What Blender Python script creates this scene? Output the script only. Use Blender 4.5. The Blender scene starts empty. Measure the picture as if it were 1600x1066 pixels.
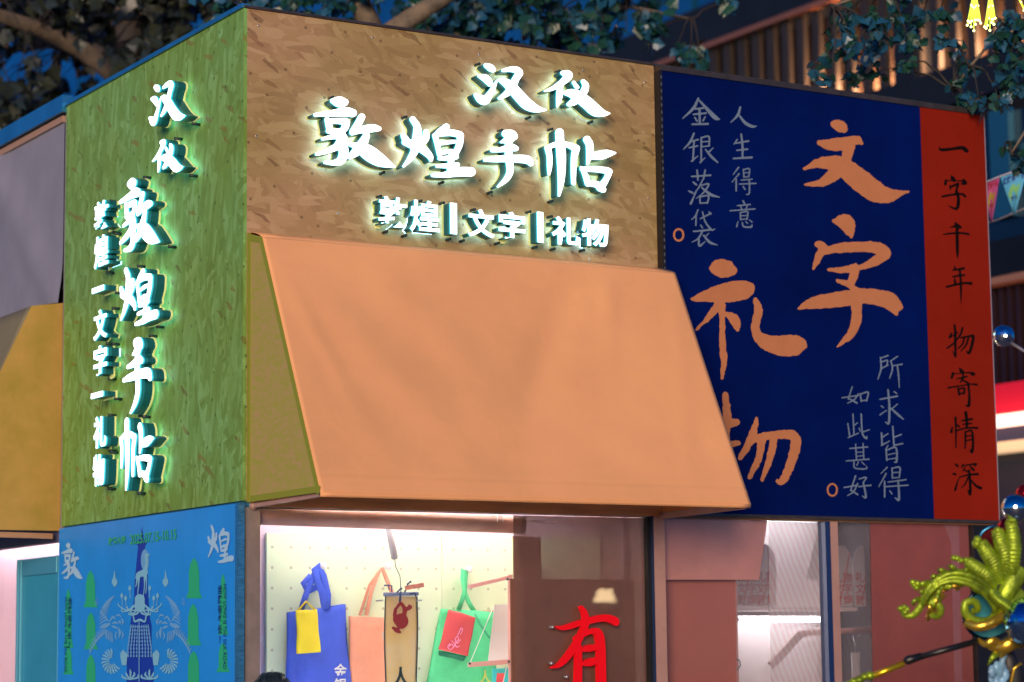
import bpy, bmesh, math, random
import numpy as np
from mathutils import Vector, Matrix
from mathutils.geometry import delaunay_2d_cdt
rnd = random.Random(7)
SC = bpy.context.scene
COL = SC.collection

# ------------------------------------------------------------------ camera
# metres; the kiosk's street corner is the origin, its front runs along +X, its side along +Y
CX, CY, CZ = -4.8877, -10.5333, 1.744
YAW, PITCH, ROLL, FPX = 0.546, 0.1307, -0.012, 3737.0
_cy, _sy, _cp, _sp = math.cos(YAW), math.sin(YAW), math.cos(PITCH), math.sin(PITCH)
FW = Vector((_sy*_cp, _cy*_cp, _sp))
_r = Vector((_cy, -_sy, 0)); _u = _r.cross(FW)
RT = _r*math.cos(ROLL) + _u*math.sin(ROLL)
UP = -_r*math.sin(ROLL) + _u*math.cos(ROLL)
EYE = Vector((CX, CY, CZ))
cam_d = bpy.data.cameras.new('camera'); cam = bpy.data.objects.new('camera', cam_d); COL.objects.link(cam)
m3 = Matrix((RT, UP, -FW)).transposed()
cam.matrix_world = Matrix.Translation(EYE) @ m3.to_4x4()
cam_d.sensor_width = 36; cam_d.lens = FPX/1600*36
cam_d.clip_start = 0.1; cam_d.clip_end = 2000
cam_d.dof.use_dof = True; cam_d.dof.focus_distance = 11.9; cam_d.dof.aperture_fstop = 1.8
SC.camera = cam

# ------------------------------------------------------------------ sky, key light, exposure
SUN_AZ = YAW + math.pi + 0.16       # light comes from behind the camera's back
SUN_EL = math.radians(7)
w = bpy.data.worlds.new('World'); SC.world = w; w.use_nodes = True
nt = w.node_tree; bg = nt.nodes['Background']
sky = nt.nodes.new('ShaderNodeTexSky'); sky.sky_type = 'NISHITA'; sky.sun_disc = False
sky.sun_elevation = SUN_EL; sky.sun_rotation = SUN_AZ
sky.air_density = 1.0; sky.dust_density = 0.0; sky.ozone_density = 10.0
nt.links.new(sky.outputs[0], bg.inputs[0]); bg.inputs[1].default_value = 0.12
sun_d = bpy.data.lights.new('sun', 'SUN'); sun_d.energy = 2.5; sun_d.angle = math.radians(24); sun_d.color = (1.0, 0.75, 0.52)
sun = bpy.data.objects.new('sun', sun_d); COL.objects.link(sun)
sd = Vector((math.sin(SUN_AZ)*math.cos(SUN_EL), math.cos(SUN_AZ)*math.cos(SUN_EL), math.sin(SUN_EL)))
sun.rotation_euler = sd.to_track_quat('Z', 'Y').to_euler()
SC.view_settings.view_transform = 'Standard'; SC.view_settings.look = 'None'
SC.view_settings.exposure = 0.55; SC.view_settings.gamma = 1.0

# ------------------------------------------------------------------ geometry helpers
def ray(px, py):
    return (FW + RT*((px-800)/FPX) - UP*((py-533)/FPX))
def onY(px, py, y):
    d = ray(px, py); return EYE + d*((y-CY)/d.y)
def onX(px, py, x):
    d = ray(px, py); return EYE + d*((x-CX)/d.x)
def at(px, py, depth):
    return EYE + ray(px, py)*depth

def link(o, parent=None):
    COL.objects.link(o)
    if parent is not None: o.parent = parent
    return o
def tag(o, label=None, cat=None, group=None, kind=None):
    if label: o['label'] = label
    if cat: o['category'] = cat
    if group: o['group'] = group
    if kind: o['kind'] = kind
    return o
def thing(name, label, cat, loc=(0, 0, 0), group=None):
    o = bpy.data.objects.new(name, None); o.empty_display_size = 0.1
    o.location = loc; link(o); tag(o, label, cat, group); return o

class MB:
    """collects geometry in world space; build() links it as ONE mesh object"""
    def __init__(s): s.v = []; s.f = []; s.m = []; s.sm = []
    def add(s, vs, fs, mi=0, smooth=False):
        n = len(s.v); s.v += [tuple(v) for v in vs]
        s.f += [tuple(i+n for i in f) for f in fs]; s.m += [mi]*len(fs); s.sm += [smooth]*len(fs); return s
    def box(s, a, b, mi=0):
        x0, y0, z0 = a; x1, y1, z1 = b
        vs = [(x0,y0,z0),(x1,y0,z0),(x1,y1,z0),(x0,y1,z0),(x0,y0,z1),(x1,y0,z1),(x1,y1,z1),(x0,y1,z1)]
        return s.add(vs, [(0,3,2,1),(4,5,6,7),(0,1,5,4),(1,2,6,5),(2,3,7,6),(3,0,4,7)], mi)
    def bar(s, p, q, w, h, mi=0, up=(0,0,1)):
        p = Vector(p); q = Vector(q); d = (q-p).normalized()
        a = d.cross(Vector(up))
        if a.length < 1e-4: a = d.cross(Vector((1,0,0)))
        a.normalize(); b = a.cross(d)
        vs = []
        for c in (p, q):
            for sx, sy in ((-1,-1),(1,-1),(1,1),(-1,1)): vs.append(c + a*(sx*w/2) + b*(sy*h/2))
        return s.add(vs, [(3,2,1,0),(4,5,6,7),(0,1,5,4),(1,2,6,5),(2,3,7,6),(3,0,4,7)], mi)
    def tube(s, pts, rad, seg=8, mi=0, cap=True, flat=1.0, smooth=True, flatdir=None):
        pts = [Vector(p) for p in pts]; n = len(pts)
        if not hasattr(rad, '__len__'): rad = [rad]*n
        vs = []; prev = None
        for i, p in enumerate(pts):
            d = (pts[min(i+1, n-1)] - pts[max(i-1, 0)])
            d = d.normalized() if d.length > 1e-9 else Vector((0,0,1))
            if flatdir is not None: a = Vector(flatdir) - d*d.dot(Vector(flatdir))
            elif prev is None: a = d.orthogonal()
            else: a = prev - d*prev.dot(d)
            if a.length < 1e-6: a = d.orthogonal()
            a.normalize(); prev = a; b = d.cross(a)
            for k in range(seg):
                t = 2*math.pi*k/seg
                vs.append(p + a*(math.cos(t)*rad[i]*flat) + b*(math.sin(t)*rad[i]))
        fs = []
        for i in range(n-1):
            for k in range(seg):
                fs.append((i*seg+k, i*seg+(k+1)%seg, (i+1)*seg+(k+1)%seg, (i+1)*seg+k))
        if cap:
            fs.append(tuple(range(seg))[::-1]); fs.append(tuple((n-1)*seg+k for k in range(seg)))
        return s.add(vs, fs, mi, smooth)
    def ball(s, c, r, nu=16, nv=10, mi=0, smooth=True, scale=(1,1,1)):
        c = Vector(c); vs = [c + Vector((0,0,r*scale[2]))]
        for j in range(1, nv):
            t = math.pi*j/nv
            for i in range(nu):
                p = 2*math.pi*i/nu
                vs.append(c + Vector((r*scale[0]*math.sin(t)*math.cos(p), r*scale[1]*math.sin(t)*math.sin(p), r*scale[2]*math.cos(t))))
        vs.append(c - Vector((0,0,r*scale[2]))); L = len(vs)-1
        fs = [(0, 1+i, 1+(i+1)%nu) for i in range(nu)]
        for j in range(nv-2):
            for i in range(nu):
                a = 1+j*nu; fs.append((a+i, a+nu+i, a+nu+(i+1)%nu, a+(i+1)%nu))
        a = 1+(nv-2)*nu
        fs += [(L, a+(i+1)%nu, a+i) for i in range(nu)]
        return s.add(vs, fs, mi, smooth)
    def grid(s, fn, nu, nv, mi=0, smooth=True):
        vs = [fn(i/nu, j/nv) for j in range(nv+1) for i in range(nu+1)]
        fs = [(j*(nu+1)+i, j*(nu+1)+i+1, (j+1)*(nu+1)+i+1, (j+1)*(nu+1)+i) for j in range(nv) for i in range(nu)]
        return s.add(vs, fs, mi, smooth)
    def prism(s, poly, thick, mi=0):
        """poly: 3D points of a planar outline; thick: offset Vector"""
        n = len(poly); t = Vector(thick)
        vs = [Vector(p) for p in poly] + [Vector(p)+t for p in poly]
        fs = [tuple(range(n)), tuple(range(2*n-1, n-1, -1))]
        fs += [(i, i+n, (i+1)%n+n, (i+1)%n) for i in range(n)]
        return s.add(vs, fs, mi)
    def build(s, name, mats, parent=None, bevel=0, fixn=True, solid=0):
        me = bpy.data.meshes.new(name)
        off = Vector(parent_loc(parent)) if parent is not None else Vector((0,0,0))
        me.from_pydata([tuple(Vector(v)-off) for v in s.v], [], s.f)
        if not isinstance(mats, (list, tuple)): mats = [mats]
        for m in mats: me.materials.append(m)
        me.polygons.foreach_set('material_index', s.m)
        me.polygons.foreach_set('use_smooth', s.sm)
        me.update()
        if fixn:
            bm = bmesh.new(); bm.from_mesh(me); bmesh.ops.recalc_face_normals(bm, faces=bm.faces); bm.to_mesh(me); bm.free()
        o = bpy.data.objects.new(name, me); link(o, parent)
        if solid:
            md = o.modifiers.new('thickness', 'SOLIDIFY'); md.thickness = solid; md.offset = 0
        if bevel:
            md = o.modifiers.new('bevel', 'BEVEL'); md.width = bevel; md.segments = 2; md.limit_method = 'ANGLE'
        return o
def parent_loc(p):
    v = Vector((0,0,0))
    while p is not None:
        v += p.location; p = p.parent
    return v

# ------------------------------------------------------------------ materials
def srgb(r, g, b):
    return tuple(((c/255)/12.92 if c/255 <= .04045 else ((c/255+.055)/1.055)**2.4) for c in (r, g, b))
def mat(name, col, rough=.6, metal=0, emit=None, es=0, var=0, vscale=8, bump=0, bscale=60, spec=.5, transp=0, stretch=(1,1,1), col2=None, coat=0):
    m = bpy.data.materials.new(name); m.use_nodes = True
    t = m.node_tree; N = t.nodes; L = t.links; b = N['Principled BSDF']
    b.inputs['Base Color'].default_value = (*col, 1); b.inputs['Roughness'].default_value = rough
    b.inputs['Metallic'].default_value = metal; b.inputs['Specular IOR Level'].default_value = spec
    if coat: b.inputs['Coat Weight'].default_value = coat; b.inputs['Coat Roughness'].default_value = .1
    if emit: b.inputs['Emission Color'].default_value = (*emit, 1); b.inputs['Emission Strength'].default_value = es
    if var or bump:
        tc = N.new('ShaderNodeTexCoord'); mp = N.new('ShaderNodeMapping'); mp.inputs['Scale'].default_value = stretch
        L.new(tc.outputs['Object'], mp.inputs[0])
    if var:
        n = N.new('ShaderNodeTexNoise'); n.inputs['Scale'].default_value = vscale; n.inputs['Detail'].default_value = 6; n.inputs['Roughness'].default_value = .65
        L.new(mp.outputs[0], n.inputs['Vector'])
        mx = N.new('ShaderNodeMix'); mx.data_type = 'RGBA'
        c2 = col2 or tuple(min(1, c*(1+var)) for c in col); c1 = tuple(c*(1-var) for c in col) if not col2 else col
        mx.inputs[6].default_value = (*c1, 1); mx.inputs[7].default_value = (*c2, 1)
        rr = N.new('ShaderNodeMapRange'); rr.inputs[1].default_value = .3; rr.inputs[2].default_value = .7
        L.new(n.outputs[0], rr.inputs[0]); L.new(rr.outputs[0], mx.inputs[0]); L.new(mx.outputs[2], b.inputs['Base Color'])
    if bump:
        n2 = N.new('ShaderNodeTexNoise'); n2.inputs['Scale'].default_value = bscale; n2.inputs['Detail'].default_value = 5
        L.new(mp.outputs[0], n2.inputs['Vector'])
        bp = N.new('ShaderNodeBump'); bp.inputs['Strength'].default_value = bump; bp.inputs['Distance'].default_value = .02
        L.new(n2.outputs[0], bp.inputs['Height']); L.new(bp.outputs[0], b.inputs['Normal'])
    if transp:
        tr = N.new('ShaderNodeBsdfTransparent'); ms = N.new('ShaderNodeMixShader'); ms.inputs[0].default_value = transp
        out = N['Material Output']; L.new(b.outputs[0], ms.inputs[1]); L.new(tr.outputs[0], ms.inputs[2]); L.new(ms.outputs[0], out.inputs[0])
    return m
def glass(name, tint=(.93,.96,.97), rough=.02):
    m = bpy.data.materials.new(name); m.use_nodes = True; t = m.node_tree; N = t.nodes; L = t.links
    N.remove(N['Principled BSDF']); out = N['Material Output']
    tr = N.new('ShaderNodeBsdfTransparent'); tr.inputs[0].default_value = (*tint, 1)
    gl = N.new('ShaderNodeBsdfGlossy'); gl.inputs['Roughness'].default_value = rough
    fr = N.new('ShaderNodeFresnel'); fr.inputs[0].default_value = 1.45
    ms = N.new('ShaderNodeMixShader'); L.new(fr.outputs[0], ms.inputs[0]); L.new(tr.outputs[0], ms.inputs[1]); L.new(gl.outputs[0], ms.inputs[2]); L.new(ms.outputs[0], out.inputs[0])
    return m
def mesh_film(name, col, transp, scale=420, contrast=.5):
    """woven see-through film: fine threads let part of the light pass"""
    m = mat(name, col, .7, var=.15, vscale=3); t = m.node_tree; N = t.nodes; L = t.links
    b = N['Principled BSDF']; out = N['Material Output']
    tc = N.new('ShaderNodeTexCoord'); wv = N.new('ShaderNodeTexWave'); wv.inputs['Scale'].default_value = scale; wv.inputs['Distortion'].default_value = 1.5
    L.new(tc.outputs['Object'], wv.inputs['Vector'])
    nz = N.new('ShaderNodeTexNoise'); nz.inputs['Scale'].default_value = 260; nz.inputs['Detail'].default_value = 2
    L.new(tc.outputs['Object'], nz.inputs['Vector'])
    ad = N.new('ShaderNodeMath'); ad.operation = 'MULTIPLY_ADD'; ad.inputs[1].default_value = contrast; ad.inputs[2].default_value = transp - contrast/2
    L.new(nz.outputs[0], ad.inputs[0])
    tr = N.new('ShaderNodeBsdfTransparent'); ms = N.new('ShaderNodeMixShader')
    L.new(ad.outputs[0], ms.inputs[0]); L.new(b.outputs[0], ms.inputs[1]); L.new(tr.outputs[0], ms.inputs[2]); L.new(ms.outputs[0], out.inputs[0])
    return m
def osb(name, dark, mid, light, angles, tint=None, tint_amt=0, fleck=None):
    """pressed strand board: layers of long flakes lying at different angles"""
    m = bpy.data.materials.new(name); m.use_nodes = True; t = m.node_tree; N = t.nodes; L = t.links; b = N['Principled BSDF']
    tc = N.new('ShaderNodeTexCoord'); sp = N.new('ShaderNodeSeparateXYZ'); L.new(tc.outputs['Object'], sp.inputs[0])
    su = N.new('ShaderNodeMath'); su.operation = 'SUBTRACT'; L.new(sp.outputs[0], su.inputs[0]); L.new(sp.outputs[1], su.inputs[1])
    cb = N.new('ShaderNodeCombineXYZ'); L.new(su.outputs[0], cb.inputs[0]); L.new(sp.outputs[2], cb.inputs[1])
    wn = N.new('ShaderNodeTexNoise'); wn.inputs['Scale'].default_value = 5; L.new(cb.outputs[0], wn.inputs['Vector'])
    wm = N.new('ShaderNodeVectorMath'); wm.operation = 'SCALE'; wm.inputs['Scale'].default_value = .035; L.new(wn.outputs['Color'], wm.inputs[0])
    wa = N.new('ShaderNodeVectorMath'); wa.operation = 'ADD'; L.new(cb.outputs[0], wa.inputs[0]); L.new(wm.outputs[0], wa.inputs[1])
    # streaky ground of pressed fibres
    r0 = N.new('ShaderNodeMapping'); r0.inputs['Rotation'].default_value = (0, 0, math.radians(angles[0][0])); L.new(wa.outputs[0], r0.inputs[0])
    s0 = N.new('ShaderNodeMapping'); s0.inputs['Scale'].default_value = (5, 60, 1); L.new(r0.outputs[0], s0.inputs[0])
    n0 = N.new('ShaderNodeTexNoise'); n0.inputs['Scale'].default_value = 1; n0.inputs['Detail'].default_value = 7; n0.inputs['Roughness'].default_value = .7; L.new(s0.outputs[0], n0.inputs['Vector'])
    c0 = N.new('ShaderNodeValToRGB'); e = c0.color_ramp.elements; e[0].position = .28; e[0].color = (*dark, 1); e[1].position = .74; e[1].color = (*light, 1)
    q0 = c0.color_ramp.elements.new(.5); q0.color = (*mid, 1); L.new(n0.outputs[0], c0.inputs[0])
    colr = c0.outputs[0]; hgt = n0.outputs[0]
    for k, (ang, sx, sy) in enumerate(angles):
        r = N.new('ShaderNodeMapping'); r.inputs['Rotation'].default_value = (0, 0, math.radians(ang)); r.inputs['Location'].default_value = (k*3.7, k*1.3, 0)
        L.new(wa.outputs[0], r.inputs[0])
        s_ = N.new('ShaderNodeMapping'); s_.inputs['Scale'].default_value = (sx, sy, 1); L.new(r.outputs[0], s_.inputs[0])
        v = N.new('ShaderNodeTexVoronoi'); v.voronoi_dimensions = '2D'; v.inputs['Scale'].default_value = 1; v.distance = 'CHEBYCHEV'; L.new(s_.outputs[0], v.inputs['Vector'])
        se = N.new('ShaderNodeSeparateColor'); L.new(v.outputs['Color'], se.inputs[0])
        f = N.new('ShaderNodeTexNoise'); f.inputs['Scale'].default_value = 1; f.inputs['Detail'].default_value = 4
        s2 = N.new('ShaderNodeMapping'); s2.inputs['Scale'].default_value = (sx*1.5, sy*6, 1); L.new(r.outputs[0], s2.inputs[0]); L.new(s2.outputs[0], f.inputs['Vector'])
        mx_ = N.new('ShaderNodeMath'); mx_.operation = 'MULTIPLY_ADD'; mx_.inputs[1].default_value = .36; L.new(f.outputs[0], mx_.inputs[0])
        sc_ = N.new('ShaderNodeMath'); sc_.operation = 'MULTIPLY'; sc_.inputs[1].default_value = .70; L.new(se.outputs[0], sc_.inputs[0]); L.new(sc_.outputs[0], mx_.inputs[2])
        cr = N.new('ShaderNodeValToRGB'); e = cr.color_ramp.elements
        e[0].position = .10; e[0].color = (*dark, 1); e[1].position = .95; e[1].color = (*light, 1)
        a = cr.color_ramp.elements.new(.34); a.color = (*[d*.3+q*.7 for d, q in zip(dark, mid)], 1)
        a = cr.color_ramp.elements.new(.55); a.color = (*mid, 1)
        if fleck and k == len(angles)-1:
            for el, q in zip(cr.color_ramp.elements, (.5,.8,1.0,1.25)): el.color = (*[c*q for c in fleck], 1)
        L.new(mx_.outputs[0], cr.inputs[0])
        if colr is None: colr = cr.outputs[0]; hgt = se.outputs[0]
        else:
            gt = N.new('ShaderNodeMath'); gt.operation = 'GREATER_THAN'; gt.inputs[1].default_value = .55 if k < len(angles)-1 else .974; L.new(se.outputs[1], gt.inputs[0])
            mx = N.new('ShaderNodeMix'); mx.data_type = 'RGBA'; ga = N.new('ShaderNodeMath'); ga.operation = 'MULTIPLY'; ga.inputs[1].default_value = (.6 if k == len(angles)-1 else rnd.choice((.85,.95,1.0))); L.new(gt.outputs[0], ga.inputs[0]); L.new(ga.outputs[0], mx.inputs[0]); L.new(colr, mx.inputs[6]); L.new(cr.outputs[0], mx.inputs[7]); colr = mx.outputs[2]
            mh = N.new('ShaderNodeMix'); L.new(gt.outputs[0], mh.inputs[0]); L.new(hgt, mh.inputs[2]); L.new(se.outputs[0], mh.inputs[3]); hgt = mh.outputs[0]
    if tint:
        n = N.new('ShaderNodeTexNoise'); n.inputs['Scale'].default_value = 1.1; n.inputs['Detail'].default_value = 3; L.new(cb.outputs[0], n.inputs['Vector'])
        rr = N.new('ShaderNodeMapRange'); rr.inputs[1].default_value = .38; rr.inputs[2].default_value = .62; rr.inputs[4].default_value = tint_amt; L.new(n.outputs[0], rr.inputs[0])
        mx = N.new('ShaderNodeMix'); mx.data_type = 'RGBA'; mx.blend_type = 'MULTIPLY'; L.new(rr.outputs[0], mx.inputs[0]); L.new(colr, mx.inputs[6]); mx.inputs[7].default_value = (*tint, 1); colr = mx.outputs[2]
    # scattered dark knots
    kn = N.new('ShaderNodeTexVoronoi'); kn.voronoi_dimensions = '2D'; kn.inputs['Scale'].default_value = 5.5; L.new(cb.outputs[0], kn.inputs['Vector'])
    lt = N.new('ShaderNodeMath'); lt.operation = 'LESS_THAN'; lt.inputs[1].default_value = .045; L.new(kn.outputs['Distance'], lt.inputs[0])
    mk = N.new('ShaderNodeMath'); mk.operation = 'MULTIPLY'; mk.inputs[1].default_value = .6; L.new(lt.outputs[0], mk.inputs[0])
    mx = N.new('ShaderNodeMix'); mx.data_type = 'RGBA'; L.new(mk.outputs[0], mx.inputs[0]); L.new(colr, mx.inputs[6]); mx.inputs[7].default_value = (*[c*.3 for c in dark], 1); colr = mx.outputs[2]
    L.new(colr, b.inputs['Base Color']); b.inputs['Roughness'].default_value = .6; b.inputs['Specular IOR Level'].default_value = .3
    bp = N.new('ShaderNodeBump'); bp.inputs['Strength'].default_value = .35; bp.inputs['Distance'].default_value = .004; L.new(hgt, bp.inputs['Height']); L.new(bp.outputs[0], b.inputs['Normal'])
    return m

# ------------------------------------------------------------------ brush lettering: strokes -> outline
def _spline(st):
    p = np.array(st, float)
    if len(p) == 2:
        t = np.linspace(0, 1, 5)[:, None]; return p[0]*(1-t)+p[1]*t
    q = np.vstack([2*p[0]-p[1], p, 2*p[-1]-p[-2]]); out = []
    for i in range(1, len(q)-2):
        for t in np.linspace(0, 1, 5, endpoint=False):
            a, b, c, d = q[i-1], q[i], q[i+1], q[i+2]
            out.append(.5*((2*b)+(c-a)*t+(2*a-5*b+4*c-d)*t*t+(3*b-a-3*c+d)*t**3))
    out.append(q[-2]); o = np.array(out); o[:, 2] = np.maximum(o[:, 2], 1e-3); return o
def glyph(strokes, res=100, rough=0, grow=0, seed=1, closed=None):
    """returns (verts2d, tris) of the union of all strokes, y pointing down"""
    S = [_spline(s) for s in strokes]; A = np.vstack(S)
    lo = A[:, :2].min(0)-A[:, 2].max()-grow-2; hi = A[:, :2].max(0)+A[:, 2].max()+grow+2
    h = max(hi-lo)/res; nx, ny = [int(np.ceil(v/h))+1 for v in (hi-lo)]
    X, Y = np.meshgrid(lo[0]+np.arange(nx)*h, lo[1]+np.arange(ny)*h)
    D = np.full(X.shape, 1e9)
    for s in S:
        for a, b in zip(s[:-1], s[1:]):
            d = b[:2]-a[:2]; l2 = max(d@d, 1e-9)
            t = np.clip(((X-a[0])*d[0]+(Y-a[1])*d[1])/l2, 0, 1)
            D = np.minimum(D, np.hypot(X-a[0]-t*d[0], Y-a[1]-t*d[1]) - .5*(a[2]+t*(b[2]-a[2])))
    D -= grow
    if rough:
        rs = np.random.RandomState(seed)
        for f, amp in ((4, 1.0), (2, .7)):
            c = rs.randn(ny//f+3, nx//f+3); yi = np.arange(ny)/f; xi = np.arange(nx)/f
            y0 = yi.astype(int); x0 = xi.astype(int); fy = (yi-y0)[:, None]; fx = (xi-x0)[None]
            g = (c[y0][:, x0]*(1-fy)*(1-fx)+c[y0+1][:, x0]*fy*(1-fx)+c[y0][:, x0+1]*(1-fy)*fx+c[y0+1][:, x0+1]*fy*fx)
            D += g*rough*amp
    D[np.abs(D) < 1e-6] = 1e-6
    ins = D < 0; segs = []; key = {}; pts = []
    def vert(i, j, i2, j2):
        k = (i, j, i2, j2)
        if k not in key:
            t = D[j, i]/(D[j, i]-D[j2, i2]); key[k] = len(pts)
            pts.append((X[j, i]+(X[j2, i2]-X[j, i])*t, Y[j, i]+(Y[j2, i2]-Y[j, i])*t))
        return key[k]
    code = ins[:-1, :-1]*1+ins[:-1, 1:]*2+ins[1:, 1:]*4+ins[1:, :-1]*8
    T = {1:[(3,0)],2:[(0,1)],3:[(3,1)],4:[(1,2)],5:[(3,0),(1,2)],6:[(0,2)],7:[(3,2)],8:[(2,3)],9:[(2,0)],10:[(0,1),(2,3)],11:[(2,1)],12:[(1,3)],13:[(1,0)],14:[(0,3)]}
    for j, i in zip(*np.nonzero((code > 0) & (code < 15))):
        E = ((i,j,i+1,j), (i+1,j,i+1,j+1), (i,j+1,i+1,j+1), (i,j,i,j+1))
        for a, b in T[code[j, i]]: segs.append((vert(*E[a]), vert(*E[b])))
    P = [Vector(p) for p in pts]
    V, _, F, *_ = delaunay_2d_cdt(P, segs, [], 1, 1e-5)
    keep = []
    for f in F:
        c = sum((V[i] for i in f), Vector((0, 0)))/len(f)
        i = min(max((c.x-lo[0])/h, 0), nx-1.001); j = min(max((c.y-lo[1])/h, 0), ny-1.001)
        i0, j0 = int(i), int(j); a, b = i-i0, j-j0
        d = D[j0,i0]*(1-a)*(1-b)+D[j0,i0+1]*a*(1-b)+D[j0+1,i0]*(1-a)*b+D[j0+1,i0+1]*a*b
        if d < 0: keep.append(tuple(f))
    return [(v.x, v.y) for v in V], keep
def boundary(fs):
    c = {}
    for f in fs:
        for a, b in zip(f, f[1:]+f[:1]): c.setdefault((min(a, b), max(a, b)), []).append((a, b))
    return [v[0] for v in c.values() if len(v) == 1]
def bbox(V, F):
    ids = {i for f in F for i in f}
    xs = [V[i][0] for i in ids]; ys = [V[i][1] for i in ids]; return min(xs), min(ys), max(xs), max(ys)
def text2d(body, offset=0, align='CENTER', space=1.0):
    cu = bpy.data.curves.new('text', 'FONT'); cu.body = body; cu.offset = offset; cu.align_x = align; cu.space_line = space; cu.resolution_u = 4
    o = bpy.data.objects.new('text', cu); COL.objects.link(o)
    dg = bpy.context.evaluated_depsgraph_get(); me = o.evaluated_get(dg).to_mesh()
    V = [(v.co.x, -v.co.y) for v in me.vertices]; F = [tuple(p.vertices) for p in me.polygons]
    o.evaluated_get(dg).to_mesh_clear(); bpy.data.objects.remove(o); bpy.data.curves.remove(cu)
    # weld coincident verts so the boundary is clean
    k = {}; mp = {}
    for i, v in enumerate(V): mp[i] = k.setdefault((round(v[0], 5), round(v[1], 5)), len(k))
    V2 = list(k.keys()); F2 = [tuple(dict.fromkeys(mp[i] for i in f)) for f in F]
    return V2, [f for f in F2 if len(f) > 2]

# ------------------------------------------------------------------ palette
m_osb_f = osb('strand_board_tan', (.335,.20,.098), (.43,.265,.13), (.53,.35,.19), ((35,7,30),(-50,8,32),(14,6,27),(75,8,30),(-24,7,28),(48,8,34),(2,9,34),(30,12,48)), tint=(.70,.84,.50), tint_amt=.7, fleck=(.24,.115,.055))
m_osb_s = osb('strand_board_green_lit', (.14,.26,.04), (.185,.375,.08), (.265,.53,.18), ((86,5.5,27),(55,7,30),(118,6.5,29),(30,8,31),(150,8,30),(76,6.5,28),(100,8,33),(25,12,46)), tint=(1.0,.80,.42), tint_amt=.7, fleck=(.21,.17,.035))  # green light on this wall is put into the board colour
m_wood = mat('varnished_timber', (.42,.22,.11), .5, var=.25, vscale=5, stretch=(.6,6,6), bump=.1)
m_post = mat('pink_beige_paint', (.44,.25,.20), .5, var=.12, vscale=6)
m_black = mat('black_rubber', (.008,.008,.01), .5)
m_navy = mat('navy_metal', (.02,.045,.14), .35, .3)
m_trim = mat('blue_flashing', (.03,.22,.42), .35, .5, var=.2, vscale=4)
m_rail = mat('bronze_rail', (.10,.075,.06), .35, .6, var=.3, vscale=12)
m_white = mat('white_wall_paint', (.82,.76,.78), .6, var=.04, vscale=3)
m_pinkwall = mat('pink_wall_paint', (.80,.55,.66), .6, var=.04, vscale=3)
m_floor = mat('grey_vinyl', (.30,.28,.27), .5, var=.15, vscale=4)
m_roof = mat('roof_felt', (.03,.035,.04), .8, var=.3, vscale=6)
m_face = mat('lit_acrylic_face', (.9,.95,.96), .4, emit=(.84,1.0,1.0), es=1.7)
m_lip = mat('lit_acrylic_edge', (.3,.8,.9), .3, emit=(.40,.90,1.0), es=2.6)  # edge glow also imitates the camera's bloom
m_glow = mat('translucent_letter_shoulder', (.03,.30,.36), .3, emit=(.05,.55,.68), es=.6)
m_glow2 = mat('translucent_letter_side', (.01,.18,.22), .3, emit=(.02,.36,.46), es=.05)
m_ret = mat('teal_letter_side', (.005,.12,.15), .35, .2)
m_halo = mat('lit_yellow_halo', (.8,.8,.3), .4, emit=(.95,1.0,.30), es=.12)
m_back = mat('lit_bloom_letter_back', (.8,.95,1.0), .5, emit=(.28,.60,1.0), es=6.2)  # glow added on the hidden back to imitate the camera's bloom
m_back_s = mat('lit_bloom_letter_back_dim', (.8,.95,1.0), .5, emit=(.30,.66,1.0), es=1.7)  # weaker added bloom glow for letters on the side board
m_tab = mat('dark_mounting_tab', (.01,.03,.035), .5)

m_alu0 = mat('screw_steel', (.6,.58,.56), .3, .9)
# ------------------------------------------------------------------ ground
g = MB(); g.add([(-150,-150,0),(250,-150,0),(250,250,0),(-150,250,0)], [(0,1,2,3)])
tag(g.build('ground', mat('paving', (.16,.15,.145), .75, var=.25, vscale=1.2, bump=.2, bscale=30)), kind='structure')

# ------------------------------------------------------------------ the kiosk
ZB, ZT, W, WE, D = 2.50, 4.94, 2.442, 4.795, 2.44
kiosk = thing('market_kiosk', 'corner market kiosk clad in strand board with glazed front and blue poster side', 'kiosk')
def part(mb, name, m, parent=None, **k): return mb.build(name, m, parent or kiosk, **k)
part(MB().box((0.0,0,ZB),(W,.018,ZT)), 'front_board', m_osb_f)
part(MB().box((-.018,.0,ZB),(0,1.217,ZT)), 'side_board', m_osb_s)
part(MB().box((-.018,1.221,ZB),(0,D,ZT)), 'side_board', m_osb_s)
part(MB().box((.02,.02,ZT-.01),(WE-.02,6,ZT+.02)), 'roof', m_roof)
e = MB(); e.box((-.03,.0,ZT+.002),(.02,D,ZT+.024)); e.box((-.045,D+.002,ZT-.03),(.02,6,ZT+.07)); part(e, 'roof_flashing', m_trim)
part(MB().box((-.02,-.012,ZT+.002),(W,.0,ZT+.014)), 'roof_flashing', m_rail)
part(MB().box((-.004,D+.01,.2),(.05,D+.05,ZT-.002)), 'side_post', mat('grey_side_post', (.30,.28,.30), .7))
sb = MB()
for x, z in ((.06,4.86),(.70,4.88),(1.33,4.87),(1.98,4.86),(2.38,4.84),(.05,4.3),(2.39,4.2),(1.2,3.86),(2.0,3.83),(.5,3.95)): sb.tube([(x,.0,z),(x,-.002,z)], .006, 8)
part(sb, 'board_screw', m_alu0)
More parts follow.
